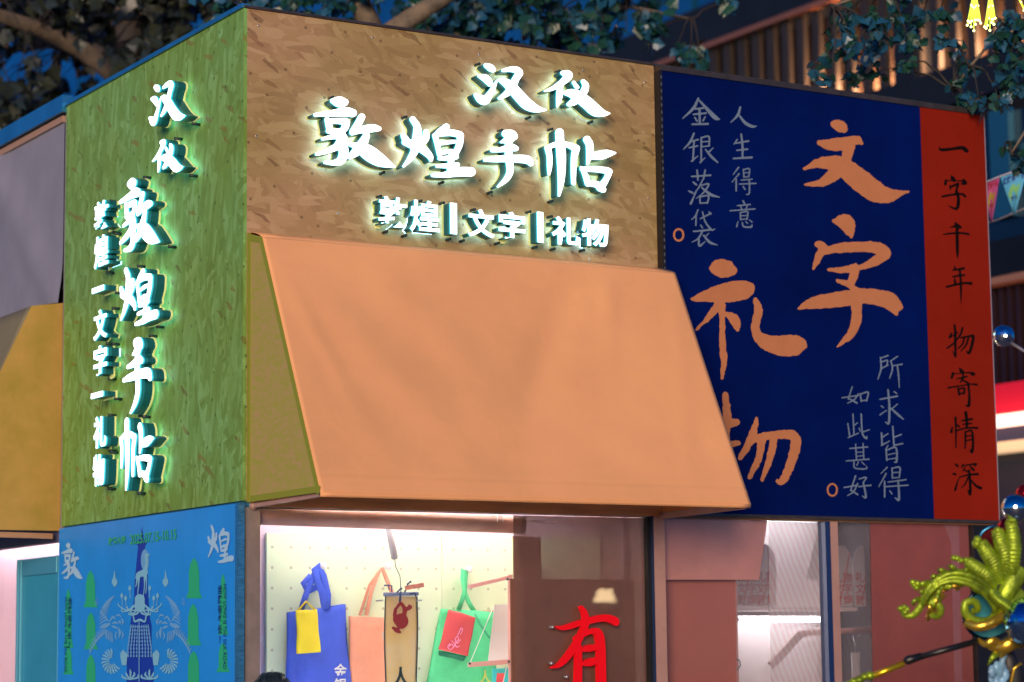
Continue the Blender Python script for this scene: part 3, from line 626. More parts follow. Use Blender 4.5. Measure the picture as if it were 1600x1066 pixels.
WHITE4 = {
'金': [[(252,155,10),(225,210,16),(165,268,6)],[(255,165,8),(300,215,18),(345,262,24),(370,272,6)],[(235,215,10),(280,210,10)],[(225,245,10),(295,238,10)],[(258,215,12),(260,295,12)],[(232,262,8),(245,282,10)],[(290,258,8),(278,280,10)],[(218,300,10),(305,298,12)]],
'银': [[(228,350,10),(205,400,12),(168,440,5)],[(205,398,9),(250,385,10)],[(200,430,8),(248,420,9)],[(228,400,10),(222,500,10)],[(215,505,10),(250,475,5)],[(268,375,9),(310,368,9),(312,420,9)],[(268,398,7),(308,395,7)],[(268,425,7),(310,420,8)],[(268,375,10),(268,505,10)],[(262,512,10),(290,485,5)],[(335,430,5),(310,455,10)],[(292,440,8),(325,480,14),(360,512,8)]],
'落': [[(215,590,9),(320,583,10)],[(245,555,10),(250,610,9)],[(290,555,10),(280,605,9)],[(222,620,8),(240,635,12)],[(198,670,8),(218,680,12)],[(210,740,14),(228,700,8),(240,680,4)],[(275,610,9),(255,650,9),(225,690,4)],[(265,640,8),(310,632,10),(280,680,9),(240,712,4)],[(270,650,8),(320,690,16),(370,705,5)],[(260,700,8),(262,738,9)],[(260,702,8),(308,698,9),(302,738,9)],[(262,738,8),(302,736,8)]],
'袋': [[(250,775,9),(235,810,9),(212,830,4)],[(240,805,8),(238,860,9)],[(262,825,7),(320,795,10)],[(275,785,8),(290,840,9),(325,885,10),(345,880,4)],[(310,785,6),(322,798,9)],[(265,860,8),(275,875,8)],[(225,895,9),(325,885,10)],[(275,895,9),(250,935,9),(215,955,4)],[(255,925,8),(258,975,12),(290,950,5)],[(310,905,5),(290,925,8)],[(280,915,8),(315,955,14),(358,970,5)]],
'人': [[(485,205,10),(470,250,14),(432,290,5)],[(475,245,8),(510,290,16),(550,312,16),(576,310,4)]],
'生': [[(468,385,8),(450,410,6)],[(462,405,8),(530,393,10)],[(490,355,10),(497,420,12),(497,485,10)],[(465,445,8),(525,438,9)],[(447,490,9),(548,484,12)]],
'得': [[(475,540,9),(445,580,5)],[(478,575,9),(438,622,5)],[(462,605,9),(462,670,9)],[(502,550,8),(505,595,8)],[(502,552,7),(535,548,8),(532,592,8)],[(505,570,6),(530,568,6)],[(505,594,7),(532,590,7)],[(490,610,7),(550,605,8)],[(480,632,7),(572,628,8)],[(535,610,9),(535,680,9),(520,690,7)],[(500,645,7),(512,662,8)]],
'意': [[(500,725,9),(508,740,9)],[(468,752,7),(540,745,8)],[(485,752,6),(492,768,7)],[(525,748,6),(518,766,7)],[(428,780,7),(565,770,9)],[(485,790,7),(486,830,8)],[(485,790,7),(525,786,8),(522,828,8)],[(487,808,6),(523,806,6)],[(487,828,6),(522,826,7)],[(472,840,6),(465,868,9)],[(495,845,7),(505,868,9),(545,870,10),(550,855,4)],[(515,840,6),(525,850,7)],[(535,830,6),(550,843,7)]]}
WHITE7 = {
'所': [[(440,65,10),(395,80,7)],[(392,78,10),(395,150,11),(375,215,7)],[(400,105,8),(435,95,9),(432,130,9)],[(402,145,8),(440,125,8)],[(500,70,9),(455,100,8)],[(458,98,9),(468,150,10),(450,210,7)],[(470,130,7),(530,120,10)],[(500,130,9),(508,200,10),(512,270,6)]],
'求': [[(388,345,9),(500,325,11)],[(440,285,11),(448,380,13),(445,495,14),(422,490,6)],[(395,385,7),(410,398,9)],[(388,445,9),(430,415,6)],[(500,375,7),(460,410,7)],[(450,395,8),(500,440,14),(538,472,8)],[(478,295,8),(495,308,9)]],
'皆': [[(398,560,10),(402,635,10)],[(400,590,8),(440,565,8)],[(398,640,9),(450,612,7)],[(470,518,10),(478,640,11)],[(475,590,8),(525,570,9)],[(478,640,9),(535,628,9)],[(440,640,7),(425,665,8)],[(428,670,9),(432,735,10)],[(428,672,8),(490,655,10),(495,740,12),(480,748,7)],[(440,700,6),(485,690,7)],[(435,730,6),(488,722,7)]],
'得': [[(435,780,9),(395,820,6)],[(428,820,10),(380,905,6)],[(418,870,10),(418,970,10)],[(465,785,9),(468,850,9)],[(465,787,8),(515,782,10),(512,845,9)],[(468,815,7),(512,812,7)],[(468,848,7),(512,845,7)],[(440,875,8),(555,860,9)],[(420,905,8),(568,895,9)],[(505,865,10),(510,985,14),(485,975,6)],[(450,930,7),(465,950,9)]],
'如': [[(210,265,9),(185,345,8)],[(145,335,8),(250,320,9)],[(250,310,8),(225,345,9),(180,370,6)],[(190,340,8),(240,368,12)],[(262,310,10),(268,358,10)],[(262,312,8),(312,300,10),(302,355,10)],[(268,355,8),(305,350,8)]],
'此': [[(182,500,8),(195,585,9)],[(215,440,9),(222,570,9)],[(225,510,7),(245,495,8)],[(185,590,8),(250,562,7)],[(268,440,10),(275,560,10),(300,595,12),(305,580,4)],[(320,540,7),(275,555,8)],[(255,530,7),(262,550,7)]],
'甚': [[(195,660,8),(310,650,9)],[(232,632,8),(238,735,8)],[(280,628,8),(285,730,8)],[(240,685,6),(282,682,6)],[(240,710,6),(282,706,6)],[(172,740,7),(318,728,9)],[(222,745,8),(228,785,9),(300,790,9),(300,770,4)],[(250,745,7),(240,768,7)],[(270,745,6),(290,765,7)]],
'好': [[(232,835,10),(200,930,8)],[(158,910,8),(245,895,9)],[(245,885,9),(220,935,9),(180,962,6)],[(200,925,8),(245,955,11)],[(255,855,8),(300,845,9),(280,880,8)],[(282,878,9),(298,970,13),(275,965,6)],[(252,905,8),(330,895,10)]]}
for st in WHITE4.values(): printed(4, st, m_ink_w, 70)
for st in WHITE7.values(): printed(7, st, m_ink_w, 70)
RED = [('a', [[(130,155,10),(160,185,36),(280,175,34),(400,160,44),(450,190,50),(460,200,40)]]),
('a', [[(275,495,16),(295,530,50),(310,555,30)],[(210,550,30),(205,590,36)],[(220,550,14),(330,550,12),(420,560,20)],[(420,550,40),(440,580,44),(390,590,14)],[(260,615,24),(265,650,20)],[(270,625,24),(350,590,30)],[(355,590,34),(330,690,24)],[(170,740,26),(280,720,26),(400,710,26),(440,740,30)],[(340,690,40),(360,760,38),(355,850,40),(335,890,30)],[(335,890,30),(280,870,20),(235,848,6)]]),
('b', [[(320,65,20),(350,100,50),(395,120,20)],[(340,100,36),(260,118,10)],[(185,200,16),(290,188,22),(400,185,24),(480,200,26)],[(345,100,40),(345,250,38),(348,400,36),(350,490,8)]]),
('b', [[(312,575,12),(320,610,24),(290,630,14)],[(320,625,20),(420,605,34)],[(290,705,18),(370,690,26),(430,685,24)],[(315,720,14),(320,770,30),(330,795,18)],[(220,825,26),(320,800,26),(430,780,26),(510,785,36)],[(375,620,24),(385,720,28),(390,850,28),(390,1025,8)]]),
('c', [[(222,130,24),(230,220,30),(230,350,30),(232,480,20),(200,415,10)],[(190,220,20),(165,265,24)],[(165,270,18),(260,210,14)],[(140,385,20),(230,320,18)],[(310,160,24),(290,230,24),(240,300,18)],[(290,270,16),(400,250,24),(430,260,34),(410,370,32),(380,440,30),(350,415,8)],[(330,270,22),(310,340,20),(260,390,14)],[(375,270,22),(350,350,22),(290,420,12)]]),
('c', [[(275,605,14),(300,640,40),(320,655,24)],[(205,665,30),(190,715,26)],[(210,670,12),(320,660,12),(420,660,24),(435,680,26),(400,680,10)],[(250,725,14),(360,700,20)],[(310,665,18),(320,710,22),(290,760,18)],[(300,735,16),(370,770,24)],[(150,825,20),(280,805,16),(400,785,16),(470,790,24)],[(260,830,20),(275,900,28)],[(270,840,16),(330,830,22),(325,890,22)],[(280,890,18),(335,880,16)],[(375,790,26),(385,900,26),(380,1020,34),(345,1020,10)]]),
('d', [[(185,250,14),(175,300,30)],[(218,150,24),(222,300,20),(222,465,14)],[(235,225,14),(255,245,24)],[(325,100,36),(335,180,28),(335,250,26)],[(285,185,16),(390,165,24)],[(295,220,14),(385,212,18)],[(215,290,16),(330,260,18),(445,258,26)],[(320,300,22),(320,400,20),(318,470,16)],[(320,300,16),(385,290,22),(400,400,26),(390,510,28),(365,480,8)],[(330,345,14),(380,340,16)],[(330,390,14),(385,380,16)]]),
('d', [[(215,635,16),(240,655,26)],[(185,735,14),(215,740,28)],[(215,905,26),(235,830,16),(260,765,6)],[(295,640,18),(285,665,20)],[(300,650,14),(370,640,18),(430,635,24),(415,655,14)],[(320,665,14),(300,700,18)],[(370,660,16),(405,695,30)],[(320,700,14),(345,715,20)],[(265,770,14),(360,745,20),(450,740,26)],[(360,700,22),(370,830,28),(370,950,26),(345,905,10)],[(350,770,18),(320,840,16),(275,885,8)],[(380,800,14),(430,860,26),(480,885,34)]])]
for cr, st in RED: printed(cr, st, m_ink_k, 80)

# ------------------------------------------------------------------ blue exhibition poster on the side
XP = -.03
pos = thing('poster', 'bright blue printed exhibition poster with dark tower and green bells', 'poster', (XP, 1.2, 1.0))
m_pos = mat('blue_poster_print', (.02,.32,.88), .4, var=.12, vscale=1.6)
zp = ZB-.012
MB().box((XP,.055,.9),(-.002,D,zp)).build('sheet', m_pos, pos)
def art(name, polys, m, k=1):
    """flat print on the sheet from strokes traced on it (crop 90,790 x3.863)"""
    mb = MB()
    for V, F in polys:
        mb.add([(lambda p: (XP-.0008*k, p.y, p.z))(onX(90+x/3.863, 790+y/3.863, XP)) for x, y in V], F)
    return mb.build(name, m, pos, fixn=False)
m_pw = mat('pale_blue_poster_print', (.42,.70,.88), .4); m_pd = mat('dark_blue_poster_print', (.012,.045,.42), .4)
m_pg = mat('green_poster_print', (.03,.50,.20), .4); m_pp = mat('powder_blue_poster_print', (.17,.44,.74), .4); m_pc = mat('mint_poster_print', (.24,.58,.74), .4); m_pt = mat('navy_poster_print', (.01,.04,.20), .4)
TW = [(510,125),(518,180),(520,205),(545,218),(528,250),(536,330),(545,400),(545,500),(552,600),(558,680),(568,720),(568,880),(582,900),(580,1100),(416,1100),(420,890),(436,860),(438,720),(448,660),(462,560),(466,450),(478,330),(486,250),(474,222),(500,205),(503,180)]
art('printed_tower', [([p for p in TW], [tuple(range(len(TW)))])], m_pd, 1)
st = [[(498,415,34),(520,408,40),(532,402,36)],[(532,400,26),(540,350,15),(538,312,15)],[(540,300,22),(556,296,10)],[(484,430,12),(480,470,7),(474,490,5)],[(496,430,12),(490,500,6),(486,545,5)],[(528,420,12),(528,480,6),(522,545,5)],[(538,415,10),(540,470,6),(536,530,5)],[(482,410,8),(474,440,5)]]
art('printed_deer', [glyph(st, 90)], m_pc, 4)
hal = [(530+25*math.cos(t*.2618), 330+66*math.sin(t*.2618)) for t in range(24)]
art('printed_halo_disc', [(hal, [tuple(range(24))])], m_pp, 3)
st = [[(500,565,60),(500,615,60)]]
for s_ in (1, -1):
    for x, y, t in ((375,590,545),(395,625,560),(430,610,500),(440,645,525)):
        X = 500+(x-500)*(s_); st.append([(500+(-30)*s_, 600, 9),(500+(x+40-500)*s_*.9, 632, 8),(X, y+15, 7),(500+(x-500-4)*s_, y, 6)])
    for x, y in ((392,545),(440,500),(415,560)): st.append([(500+(x-500)*s_, y-18, 3),(500+(x-500)*s_, y, 18),(500+(x-500)*s_, y+10, 8)]); st.append([(500+(x-500)*s_, y+10, 4),(500+(x-500)*s_*.95, y+60, 4)])
    st.append([(500+12*s_,650,12),(500+48*s_,660,10),(500+52*s_,625,8)]); st.append([(500+4*s_,690,14),(500+30*s_,700,10),(500+38*s_,670,8)])
art('printed_chandelier', [glyph(st, 150)], m_pc, 5)
st = []
for r in range(9):
    y = 725+r*22; n = 9; hw = 52+min(r, 6)*3
    for i in range(n):
        x = 500+(i-(n-1)/2)/((n-1)/2)*hw; st.append([(x, y+abs(i-4)*-1.5, 5),(x, y+8, 10),(x, y+12, 6)])
st.append([(497,700,6),(497,1100,6)])
art('printed_bead_strings', [glyph(st, 190)], m_pp, 6)
for side in (1, -1):
    st = []
    mx_ = lambda x: x if side == 1 else 1000-x
    def spine(p, q, r, t): return ((1-t)**2*p[0]+2*t*(1-t)*q[0]+t*t*r[0], (1-t)**2*p[1]+2*t*(1-t)*q[1]+t*t*r[1])
    for i in range(12):
        x, y = spine((346,546),(312,580),(292,712), i/11); ln = 22+34*math.sin(math.pi*(.25+.6*i/11))
        st.append([(mx_(x), y, 5),(mx_(x-ln*.5), y+ln*.22+4, 8),(mx_(x-ln), y+ln*.62+5, 3)])
    for i in range(11):
        x, y = spine((284,742),(228,748),(192,862), i/10); ln = 20+26*math.sin(math.pi*(.2+.6*i/10))
        st.append([(mx_(x), y, 5),(mx_(x+ln*.25), y+ln*.5, 8),(mx_(x+ln*.1), y+ln*1.1, 3)])
    for i in range(5): st.append([(mx_(262+i*9), 640+i*11, 9),(mx_(270+i*9), 652+i*11, 9)])
    st += [[(mx_(268),735,12),(mx_(292),728,22),(mx_(312),716,18)],[(mx_(318),700,7),(mx_(336),672,12),(mx_(352),684,6)],[(mx_(334),712,6),(mx_(350),706,14),(mx_(368),712,6)],[(mx_(330),728,6),(mx_(346),734,14),(mx_(366),742,6)],
           [(mx_(356),668,5),(mx_(372),660,12),(mx_(386),672,5)],[(mx_(386),684,5),(mx_(398),700,12),(mx_(392),720,5)],[(mx_(376),700,14),(mx_(380),706,14)],[(mx_(372),735,5),(mx_(378),765,16),(mx_(374),800,4)],[(mx_(360),760,4),(mx_(352),785,10),(mx_(358),808,3)],[(mx_(392),758,4),(mx_(398),782,10),(mx_(390),806,3)]]
    for i in range(4): st.append([(mx_(300+10*i),752+4*i,5),(mx_(296+12*i),786+6*i,8),(mx_(304+11*i),812+5*i,3)])
    st += [[(mx_(250),580,4),(mx_(234),600,4),(mx_(236),570,4),(mx_(246),558,3)]]
    art('printed_bird', [glyph(st, 230)], m_pp, 3)
    st = []
    for i in range(13):
        a = math.radians(90+i*19); st.append([(mx_(330+16*math.cos(a)), 940-22*math.sin(a), 4),(mx_(330+50*math.cos(a)), 940-62*math.sin(a), 11),(mx_(330+60*math.cos(a+.1)), 940-74*math.sin(a+.1), 6)])
    for i in range(6):
        st.append([(mx_(395+4*i), 960, 8),(mx_(388+6*i), 900, 12),(mx_(400+3*i), 872+4*i, 5)]); 
    for i in range(5): st.append([(mx_(440), 1050, 6),(mx_(400+22*i), 1010+abs(i-2)*14, 12),(mx_(392+24*i), 990+abs(i-2)*16, 5)])
    art('printed_flower', [glyph(st, 230)], m_pc, 4)
    st = [[(mx_(347),390,3),(mx_(345),430,12),(mx_(347),470,24),(mx_(347),485,10)],[(mx_(333),445,5),(mx_(335),470,10)],[(mx_(360),445,5),(mx_(358),470,10)]]
    art('printed_flame', [glyph(st, 60)], m_pc, 3)
def bell(x, y0, y1, hw):
    h = y1-y0; return [(x-4,y0-.12*h),(x+4,y0-.12*h),(x+hw*.55,y0),(x+hw*.85,y0+.25*h),(x+hw*.9,y0+.8*h),(x+hw*1.35,y1),(x-hw*1.35,y1),(x-hw*.9,y0+.8*h),(x-hw*.85,y0+.25*h),(x-hw*.55,y0)]
for x, y0, y1, hw in ((200,420,615,32),(202,672,868,32),(202,925,1110,32),(825,345,560,36),(820,622,845,36),(822,905,1110,38),(66,545,860,22),(66,870,1020,24),(1000,455,780,22),(1000,850,1005,30)):
    art('printed_bell', [(bell(x, y0, y1, hw), [tuple(range(10))])], m_pg, 2)
def sidetext(body, xc, yc, wpx, hpx, m, rot=0, k=7, off=.0):
    V, F = text2d(body, off)
    if rot: V = [(-y, x) for x, y in V]
    x0, y0, x1, y1 = bbox(V, F); c = onX(90+xc/3.863, 790+yc/3.863, XP)
    a = onX(90+(xc-wpx/2)/3.863, 790+yc/3.863, XP); b = onX(90+(xc+wpx/2)/3.863, 790+yc/3.863, XP)
    sx = abs(a.y-b.y)/(x1-x0); sy = hpx/3.863/FPX*(c-EYE).dot(FW)/(y1-y0)
    mb = MB(); mb.add([(XP-.0008*k, c.y-(x-(x0+x1)/2)*sx, c.z-(y-(y0+y1)/2)*sy) for x, y in V], F)
    mb.build('printed_text', m, pos, fixn=False)
sidetext('丝\n路\n有\n多\n长\n?', 78, 705, 22, 300, m_pt, off=.02); sidetext('丝\n路\n有\n多\n长\n?', 985, 655, 26, 350, m_pt, off=.02)
sidetext('HOW LONG IS THE SILK ROAD', 55, 780, 16, 450, m_pt, 1); sidetext('HOW LONG IS THE SILK ROAD', 1015, 730, 18, 510, m_pt, 1)
sidetext('2025.07.15-10.15', 580, 190, 280, 62, m_pg, off=.02); sidetext('敦煌大展', 363, 212, 104, 50, m_pg, off=.03)
for ch, (xc, yc, wp, hp) in {'敦': (93, 335, 130, 225), '煌': (990, 228, 160, 240)}.items():
    V, F = GLY[ch][0]; x0, y0, x1, y1 = bbox(V, F); c = onX(90+xc/3.863, 790+yc/3.863, XP)
    a = onX(90+(xc-wp/2)/3.863, 790+yc/3.863, XP); b = onX(90+(xc+wp/2)/3.863, 790+yc/3.863, XP)
    sx = abs(a.y-b.y)/(x1-x0); sy = hp/3.863/FPX*(c-EYE).dot(FW)/(y1-y0)
    mb = MB(); mb.add([(XP-.006, c.y-(x-(x0+x1)/2)*sx, c.z-(y-(y0+y1)/2)*sy) for x, y in V], F); mb.build('printed_character', m_pw, pos, fixn=False)
MB().box((XP-.004,.01,.9),(-.002,.05,zp)).build('edge_strip', mat('translucent_blue_edge', (.05,.22,.42), .12, .4, var=.5, vscale=30, stretch=(1,1,6)), pos)

# ------------------------------------------------------------------ display behind the front window
YP = .55
def peg_mat():
    m = mat('cream_pegboard', (.74,.84,.60), .55); t = m.node_tree; N = t.nodes; L = t.links; b = N['Principled BSDF']
    tc = N.new('ShaderNodeTexCoord'); mp = N.new('ShaderNodeMapping'); mp.inputs['Scale'].default_value = (9.4, 1, 9.6); L.new(tc.outputs['Object'], mp.inputs[0])
    fr = N.new('ShaderNodeVectorMath'); fr.operation = 'FRACTION'; L.new(mp.outputs[0], fr.inputs[0])
    sp = N.new('ShaderNodeSeparateXYZ'); L.new(fr.outputs[0], sp.inputs[0]); cb = N.new('ShaderNodeCombineXYZ'); L.new(sp.outputs[0], cb.inputs[0]); L.new(sp.outputs[2], cb.inputs[1])
    di = N.new('ShaderNodeVectorMath'); di.operation = 'DISTANCE'; di.inputs[1].default_value = (.5,.5,0); L.new(cb.outputs[0], di.inputs[0])
    lt = N.new('ShaderNodeMath'); lt.operation = 'LESS_THAN'; lt.inputs[1].default_value = .075; L.new(di.outputs['Value'], lt.inputs[0])
    mx = N.new('ShaderNodeMix'); mx.data_type = 'RGBA'; L.new(lt.outputs[0], mx.inputs[0]); mx.inputs[6].default_value = (.74,.84,.60,1); mx.inputs[7].default_value = (.52,.52,.38,1); L.new(mx.outputs[2], b.inputs['Base Color'])
    return m
pzt = onY(600, 836, YP).z; pxl = onY(417, 900, YP).x
pb = thing('pegboard', 'cream perforated pegboard hung with tote bags', 'pegboard', (1.2, YP, .9))
MB().box((pxl,YP,.9),(pxl+1.02,YP+.018,pzt)).build('panel', peg_mat(), pb); pbm = bpy.data.materials['cream_pegboard']
MB().box((pxl+1.023,YP,.9),(2.40,YP+.018,pzt)).build('panel', pbm, pb)
part(MB().box((.05,YP+.03,.06),(2.44,YP+.07,2.735)), 'display_wall', m_pinkwall)
part(MB().box((2.42,.07,.06),(2.445,YP+.028,2.735)), 'display_partition', mat('mauve_partition', (.40,.26,.25), .6))
# roller blind at the head of the window
rb = thing('roller_blind', 'rolled brown blind along the top of the display window', 'blind', (.1, .1, zwt-.05))
xr = onY(812, 805, .1).x
rm = mat('brown_blind_cloth', (.50,.26,.21), .7, var=.15, vscale=4)
MB().tube([(xa+.0,.11,zwt-.035),(xr,.11,zwt-.055)], .045, 20).build('roll', rm, rb)
MB().tube([(xr,.11,zwt-.055),(xr+.02,.11,zwt-.056)], .05, 16).build('end_cap', m_black, rb)
lc = MB()
for d in (0, .03): lc.tube([(1.45+d+.01*math.sin(t*.6), .11-.048*math.cos(t*.5), zwt-.043+.048*math.sin(t*.5)) for t in range(12)], .003, 5)
lc.build('cord', m_white, rb)
# hanging clapper with string
hp = onY(612, 848, .3)
hc = thing('hanging_clapper', 'slim grey cylinder hanging on a string over the paper scroll', 'clapper', hp)
a = onY(607, 822, .3); b = onY(617, 874, .3)
MB().tube([a, a+(b-a)*.05, a+(b-a)*.95, b], [.012,.017,.019,.014], 12).build('weight', mat('pale_grey_plastic', (.50,.46,.50), .4), hc)
sm = MB(); sm.tube([onY(608,800,.3), a], .0022, 5); sm.tube([b, onY(618,885,.3), onY(625,900,.3), onY(627,930,.26)], .0022, 5); sm.build('string', m_tab, hc)

m_tb = mat('blue_tote_cotton', (.05,.10,.62), .85, var=.15, vscale=6, bump=.7, bscale=9)
m_tc = mat('coral_tote_cotton', (.72,.30,.20), .85, var=.1, vscale=6, bump=.7, bscale=9)
m_tg = mat('mint_tote_cotton', (.10,.62,.28), .85, var=.15, vscale=6, bump=.7, bscale=9)
m_wprint = mat('white_fabric_print', (.75,.75,.75), .7)
def cloth_poly(px, y, m, name, parent, thick=.012, wob=.008, n=14, seed=0):
    """quad of cotton with soft folds: px four image corners (tl, tr, br, bl) on the plane y"""
    q = [onY(*p, y) for p in px]; ph = seed*1.7
    def f(u, v):
        p = q[0]*(1-u)*(1-v)+q[1]*u*(1-v)+q[2]*u*v+q[3]*(1-u)*v
        return p+Vector((0, wob*(math.sin(5*u+3*v+ph)+.6*math.sin(9*v-4*u+ph*2)) - wob*1.5*math.sin(math.pi*u), 0))
    mb = MB(); mb.grid(f, n, n); return mb.build(name, m, parent, fixn=False, solid=thick)
def strap(pts, y, w_, m, parent, name='strap'):
    mb = MB(); mb.tube([onY(px, py, y-.01-.01*math.sin(i)) for i, (px, py) in enumerate(pts)], w_, 8, flat=.25, flatdir=(0,1,0)); return mb.build(name, m, parent)
def peg(px, py, label):
    p = onY(px, py, YP); t = thing('wooden_peg', label, 'peg', p, 'pegs on the pegboard')
    MB().tube([p+Vector((0,.01,0)), p+Vector((0,-.05,.006))], .009, 10).build('shaft', m_white, t)
    MB().ball(p+Vector((0,-.058,.007)), .019, 12, 8, scale=(1,.7,1)).build('head', m_white, t)
peg(497, 887, 'pale round peg holding the blue tote bag'); peg(599, 888, 'pale round peg holding the coral tote bag'); peg(725, 892, 'pale round peg holding the mint tote bag')
Y1 = YP-.035
bt = thing('tote_bag', 'bright blue cotton tote bag with looped handles', 'bag', onY(497, 1100, Y1), 'tote bags')
cloth_poly([(450,957),(538,944),(560,1200),(444,1200)], Y1, m_tb, 'body', bt, .02, .012, 18, 1)
strap([(470,955),(478,930),(490,900),(497,886),(502,898),(500,915),(480,925),(474,912),(486,900)], Y1-.01, .017, m_tb, bt)
strap([(508,952),(503,925),(497,912),(492,890),(497,884),(505,900),(512,930),(511,950)], Y1-.02, .020, m_tb, bt)
V, F = text2d('金\n银\n落\n袋', .02); x0, y0, x1, y1_ = bbox(V, F)
def onbag(V, F, c, hgt, y, m, parent, name='printed_text'):
    x0, y0, x1, y1_ = bbox(V, F); s = hgt/(y1_-y0); p = onY(*c, y); mb = MB()
    mb.add([(p.x+(x-(x0+x1)/2)*s, y, p.z-(yy-y0)*s) for x, yy in V], F); return mb.build(name, m, parent, fixn=False)
onbag(V, F, (532, 1037), .29, Y1-.034, m_wprint, bt)
lb = onY(496, 1028, Y1-.034); MB().box((lb.x-.011,Y1-.037,lb.z-.011),(lb.x+.011,Y1-.034,lb.z+.011)).build('woven_label', m_wprint, bt)
yb = thing('pouch', 'plain yellow cotton pouch hung in front of the blue tote bag', 'pouch', onY(480, 1020, Y1-.05))
cloth_poly([(462,954),(495,952),(499,1019),(464,1022)], Y1-.05, mat('yellow_cotton', (.82,.66,.03), .85, bump=.3, bscale=20), 'body', yb, .012, .006, 12, 2)
strap([(465,955),(478,940),(492,953)], Y1-.04, .006, mat('yellow_cord', (.7,.55,.03), .8), yb)
ct = thing('tote_bag', 'coral pink cotton tote bag behind the paper scroll', 'bag', onY(575, 1100, Y1), 'tote bags')
cloth_poly([(544,963),(598,965),(604,1200),(552,1200)], Y1+.012, m_tc, 'body', ct, .018, .008, 14, 3)
strap([(572,962),(580,925),(590,897),(597,888),(604,905),(612,925),(622,945)], Y1, .012, m_tc, ct); strap([(562,962),(577,915),(596,888)], Y1+.012, .008, m_tc, ct)
MB().box((onY(596,965,Y1).x,Y1+.0,onY(596,1030,Y1).z),(onY(599,965,Y1).x,Y1+.016,onY(596,966,Y1).z)).build('cyan_trim', mat('cyan_tape', (.10,.62,.66), .6), ct)
gt_ = thing('tote_bag', 'mint green cotton tote bag with twisted handle', 'bag', onY(720, 1100, Y1), 'tote bags')
cloth_poly([(692,951),(770,957),(782,1200),(640,1200)], Y1, m_tg, 'body', gt_, .02, .014, 18, 4)
strap([(716,953),(722,938),(726,925),(723,905),(723,890),(728,893),(726,925),(732,940),(742,958)], Y1-.008, .014, m_tg, gt_)
strap([(742,958),(750,975),(760,990),(765,997)], Y1-.03, .006, mat('dark_mint_cotton', (.05,.36,.2), .8), gt_)
MB().tube([onY(743,957,Y1-.02), onY(770,956,Y1-.02)], .007, 6).build('red_lining', mat('red_lining_cotton', (.62,.08,.08), .8), gt_)
V, F = text2d('人\n生\n得\n意', .02); onbag(V, F, (758, 1047), .29, Y1-.036, mat('gold_fabric_print', (.6,.55,.12), .7), gt_)
rp = thing('pouch', 'red cotton pouch with pink flourish in front of the mint tote bag', 'pouch', onY(715, 1025, Y1-.06))
m_rc = mat('red_cotton', (.66,.08,.09), .85, bump=.25, bscale=20)
cloth_poly([(701,953),(743,965),(730,1025),(685,1015)], Y1-.07, m_rc, 'body', rp, .012, .005, 12, 5)
cloth_poly([(686,1017),(728,1026),(725,1032),(686,1024)], Y1-.06, mat('dark_green_fringe', (.02,.22,.12), .9), 'fringe', rp, .012, .002, 8, 5)
V, F = glyph([[(20,95,5),(8,110,4),(25,122,4),(40,108,4),(28,96,4),(15,110,3)],[(40,112,4),(55,90,5),(70,70,4),(60,60,3),(50,75,4),(62,92,4),(80,75,4)],[(60,62,3),(72,40,5),(84,20,5),(92,28,4),(80,50,4)],[(30,80,3),(45,92,4),(58,110,5),(75,105,3)]], 80)
onbag(V, F, (711, 981), .115, Y1-.088, mat('pink_fabric_print', (.85,.35,.62), .7), rp, 'printed_flourish')
# long paper scroll with a red vessel tag
ps = thing('paper_scroll', 'long yellowed paper scroll tied with dark cord', 'scroll', onY(626, 1100, .26))
m_sc = mat('yellowed_paper', (.74,.48,.14), .7, var=.15, vscale=4, col2=(.70,.56,.36))
def scr(u, v):
    p = onY(602+49*u, 932+280*v, .26); return p+Vector((.006*math.sin(8*v)*(1 if u > .5 else -.6)*(abs(u-.5)*2), .012*math.sin(math.pi*u)*-1+.004*math.sin(6*v), 0))
mb = MB(); mb.grid(scr, 14, 40); mb.build('sheet', m_sc, ps, fixn=False, solid=.003)
mb = MB()
for u in (0, 1): mb.tube([Vector(scr(u, v/20))+Vector((0,-.004,0)) for v in range(21)], .0035, 5)
mb.build('edge_cord', m_tab, ps)
mb = MB(); mb.tube([onY(600,929,.25), onY(653,928,.25)], .010, 8); mb.build('rod', mat('grey_blue_rod', (.16,.19,.32), .5), ps)
mb = MB()
for p, q in (((608,922),(600,915)),((612,925),(606,914)),((620,926),(628,920)),((632,926),(636,912)),((636,914),(642,910)),((640,928),(650,933))): mb.tube([onY(*p,.24), onY((p[0]+q[0])/2+3,(p[1]+q[1])/2-4,.235), onY(*q,.24)], .004, 5)
mb.tube([onY(626,925,.235), onY(625,940,.23), onY(626,946,.23)], .006, 6)
mb.build('knotted_cord', mat('dark_blue_cord', (.01,.03,.12), .6), ps)
MB().bar(onY(633,919,.235), onY(662,914,.235), .006, .022).build('red_ribbon', mat('red_patterned_ribbon', (.62,.22,.16), .7, var=.4, vscale=60), ps)
for i, x in enumerate((588, 650)): MB().bar(onY(x,939,.25), onY(x+9,938,.25), .01, .008).build('clip', m_alu, ps)
V, F = text2d('人\n生\n得', .03); onbag(V, F, (626, 1042), .3, .242, m_tab, ps)
tg = thing('gift_tag', 'dark red vessel shaped tag hanging on the paper scroll', 'tag', onY(628, 965, .225))
V, F = glyph([[(618,952,5),(617,962,6),(621,968,8)],[(621,968,14),(627,970,22),(627,975,16)],[(627,968,12),(632,958,7),(632,951,6),(626,943,5),(619,951,4)],[(632,953,7),(641,949,6),(639,946,3)],[(625,978,5),(622,983,5)],[(614,981,4),(620,985,7),(625,988,4)]], 90)
mb = MB()
for d in (0, .004): mb.add([tuple(onY(x,y,.222+d)) for x, y in V], F)
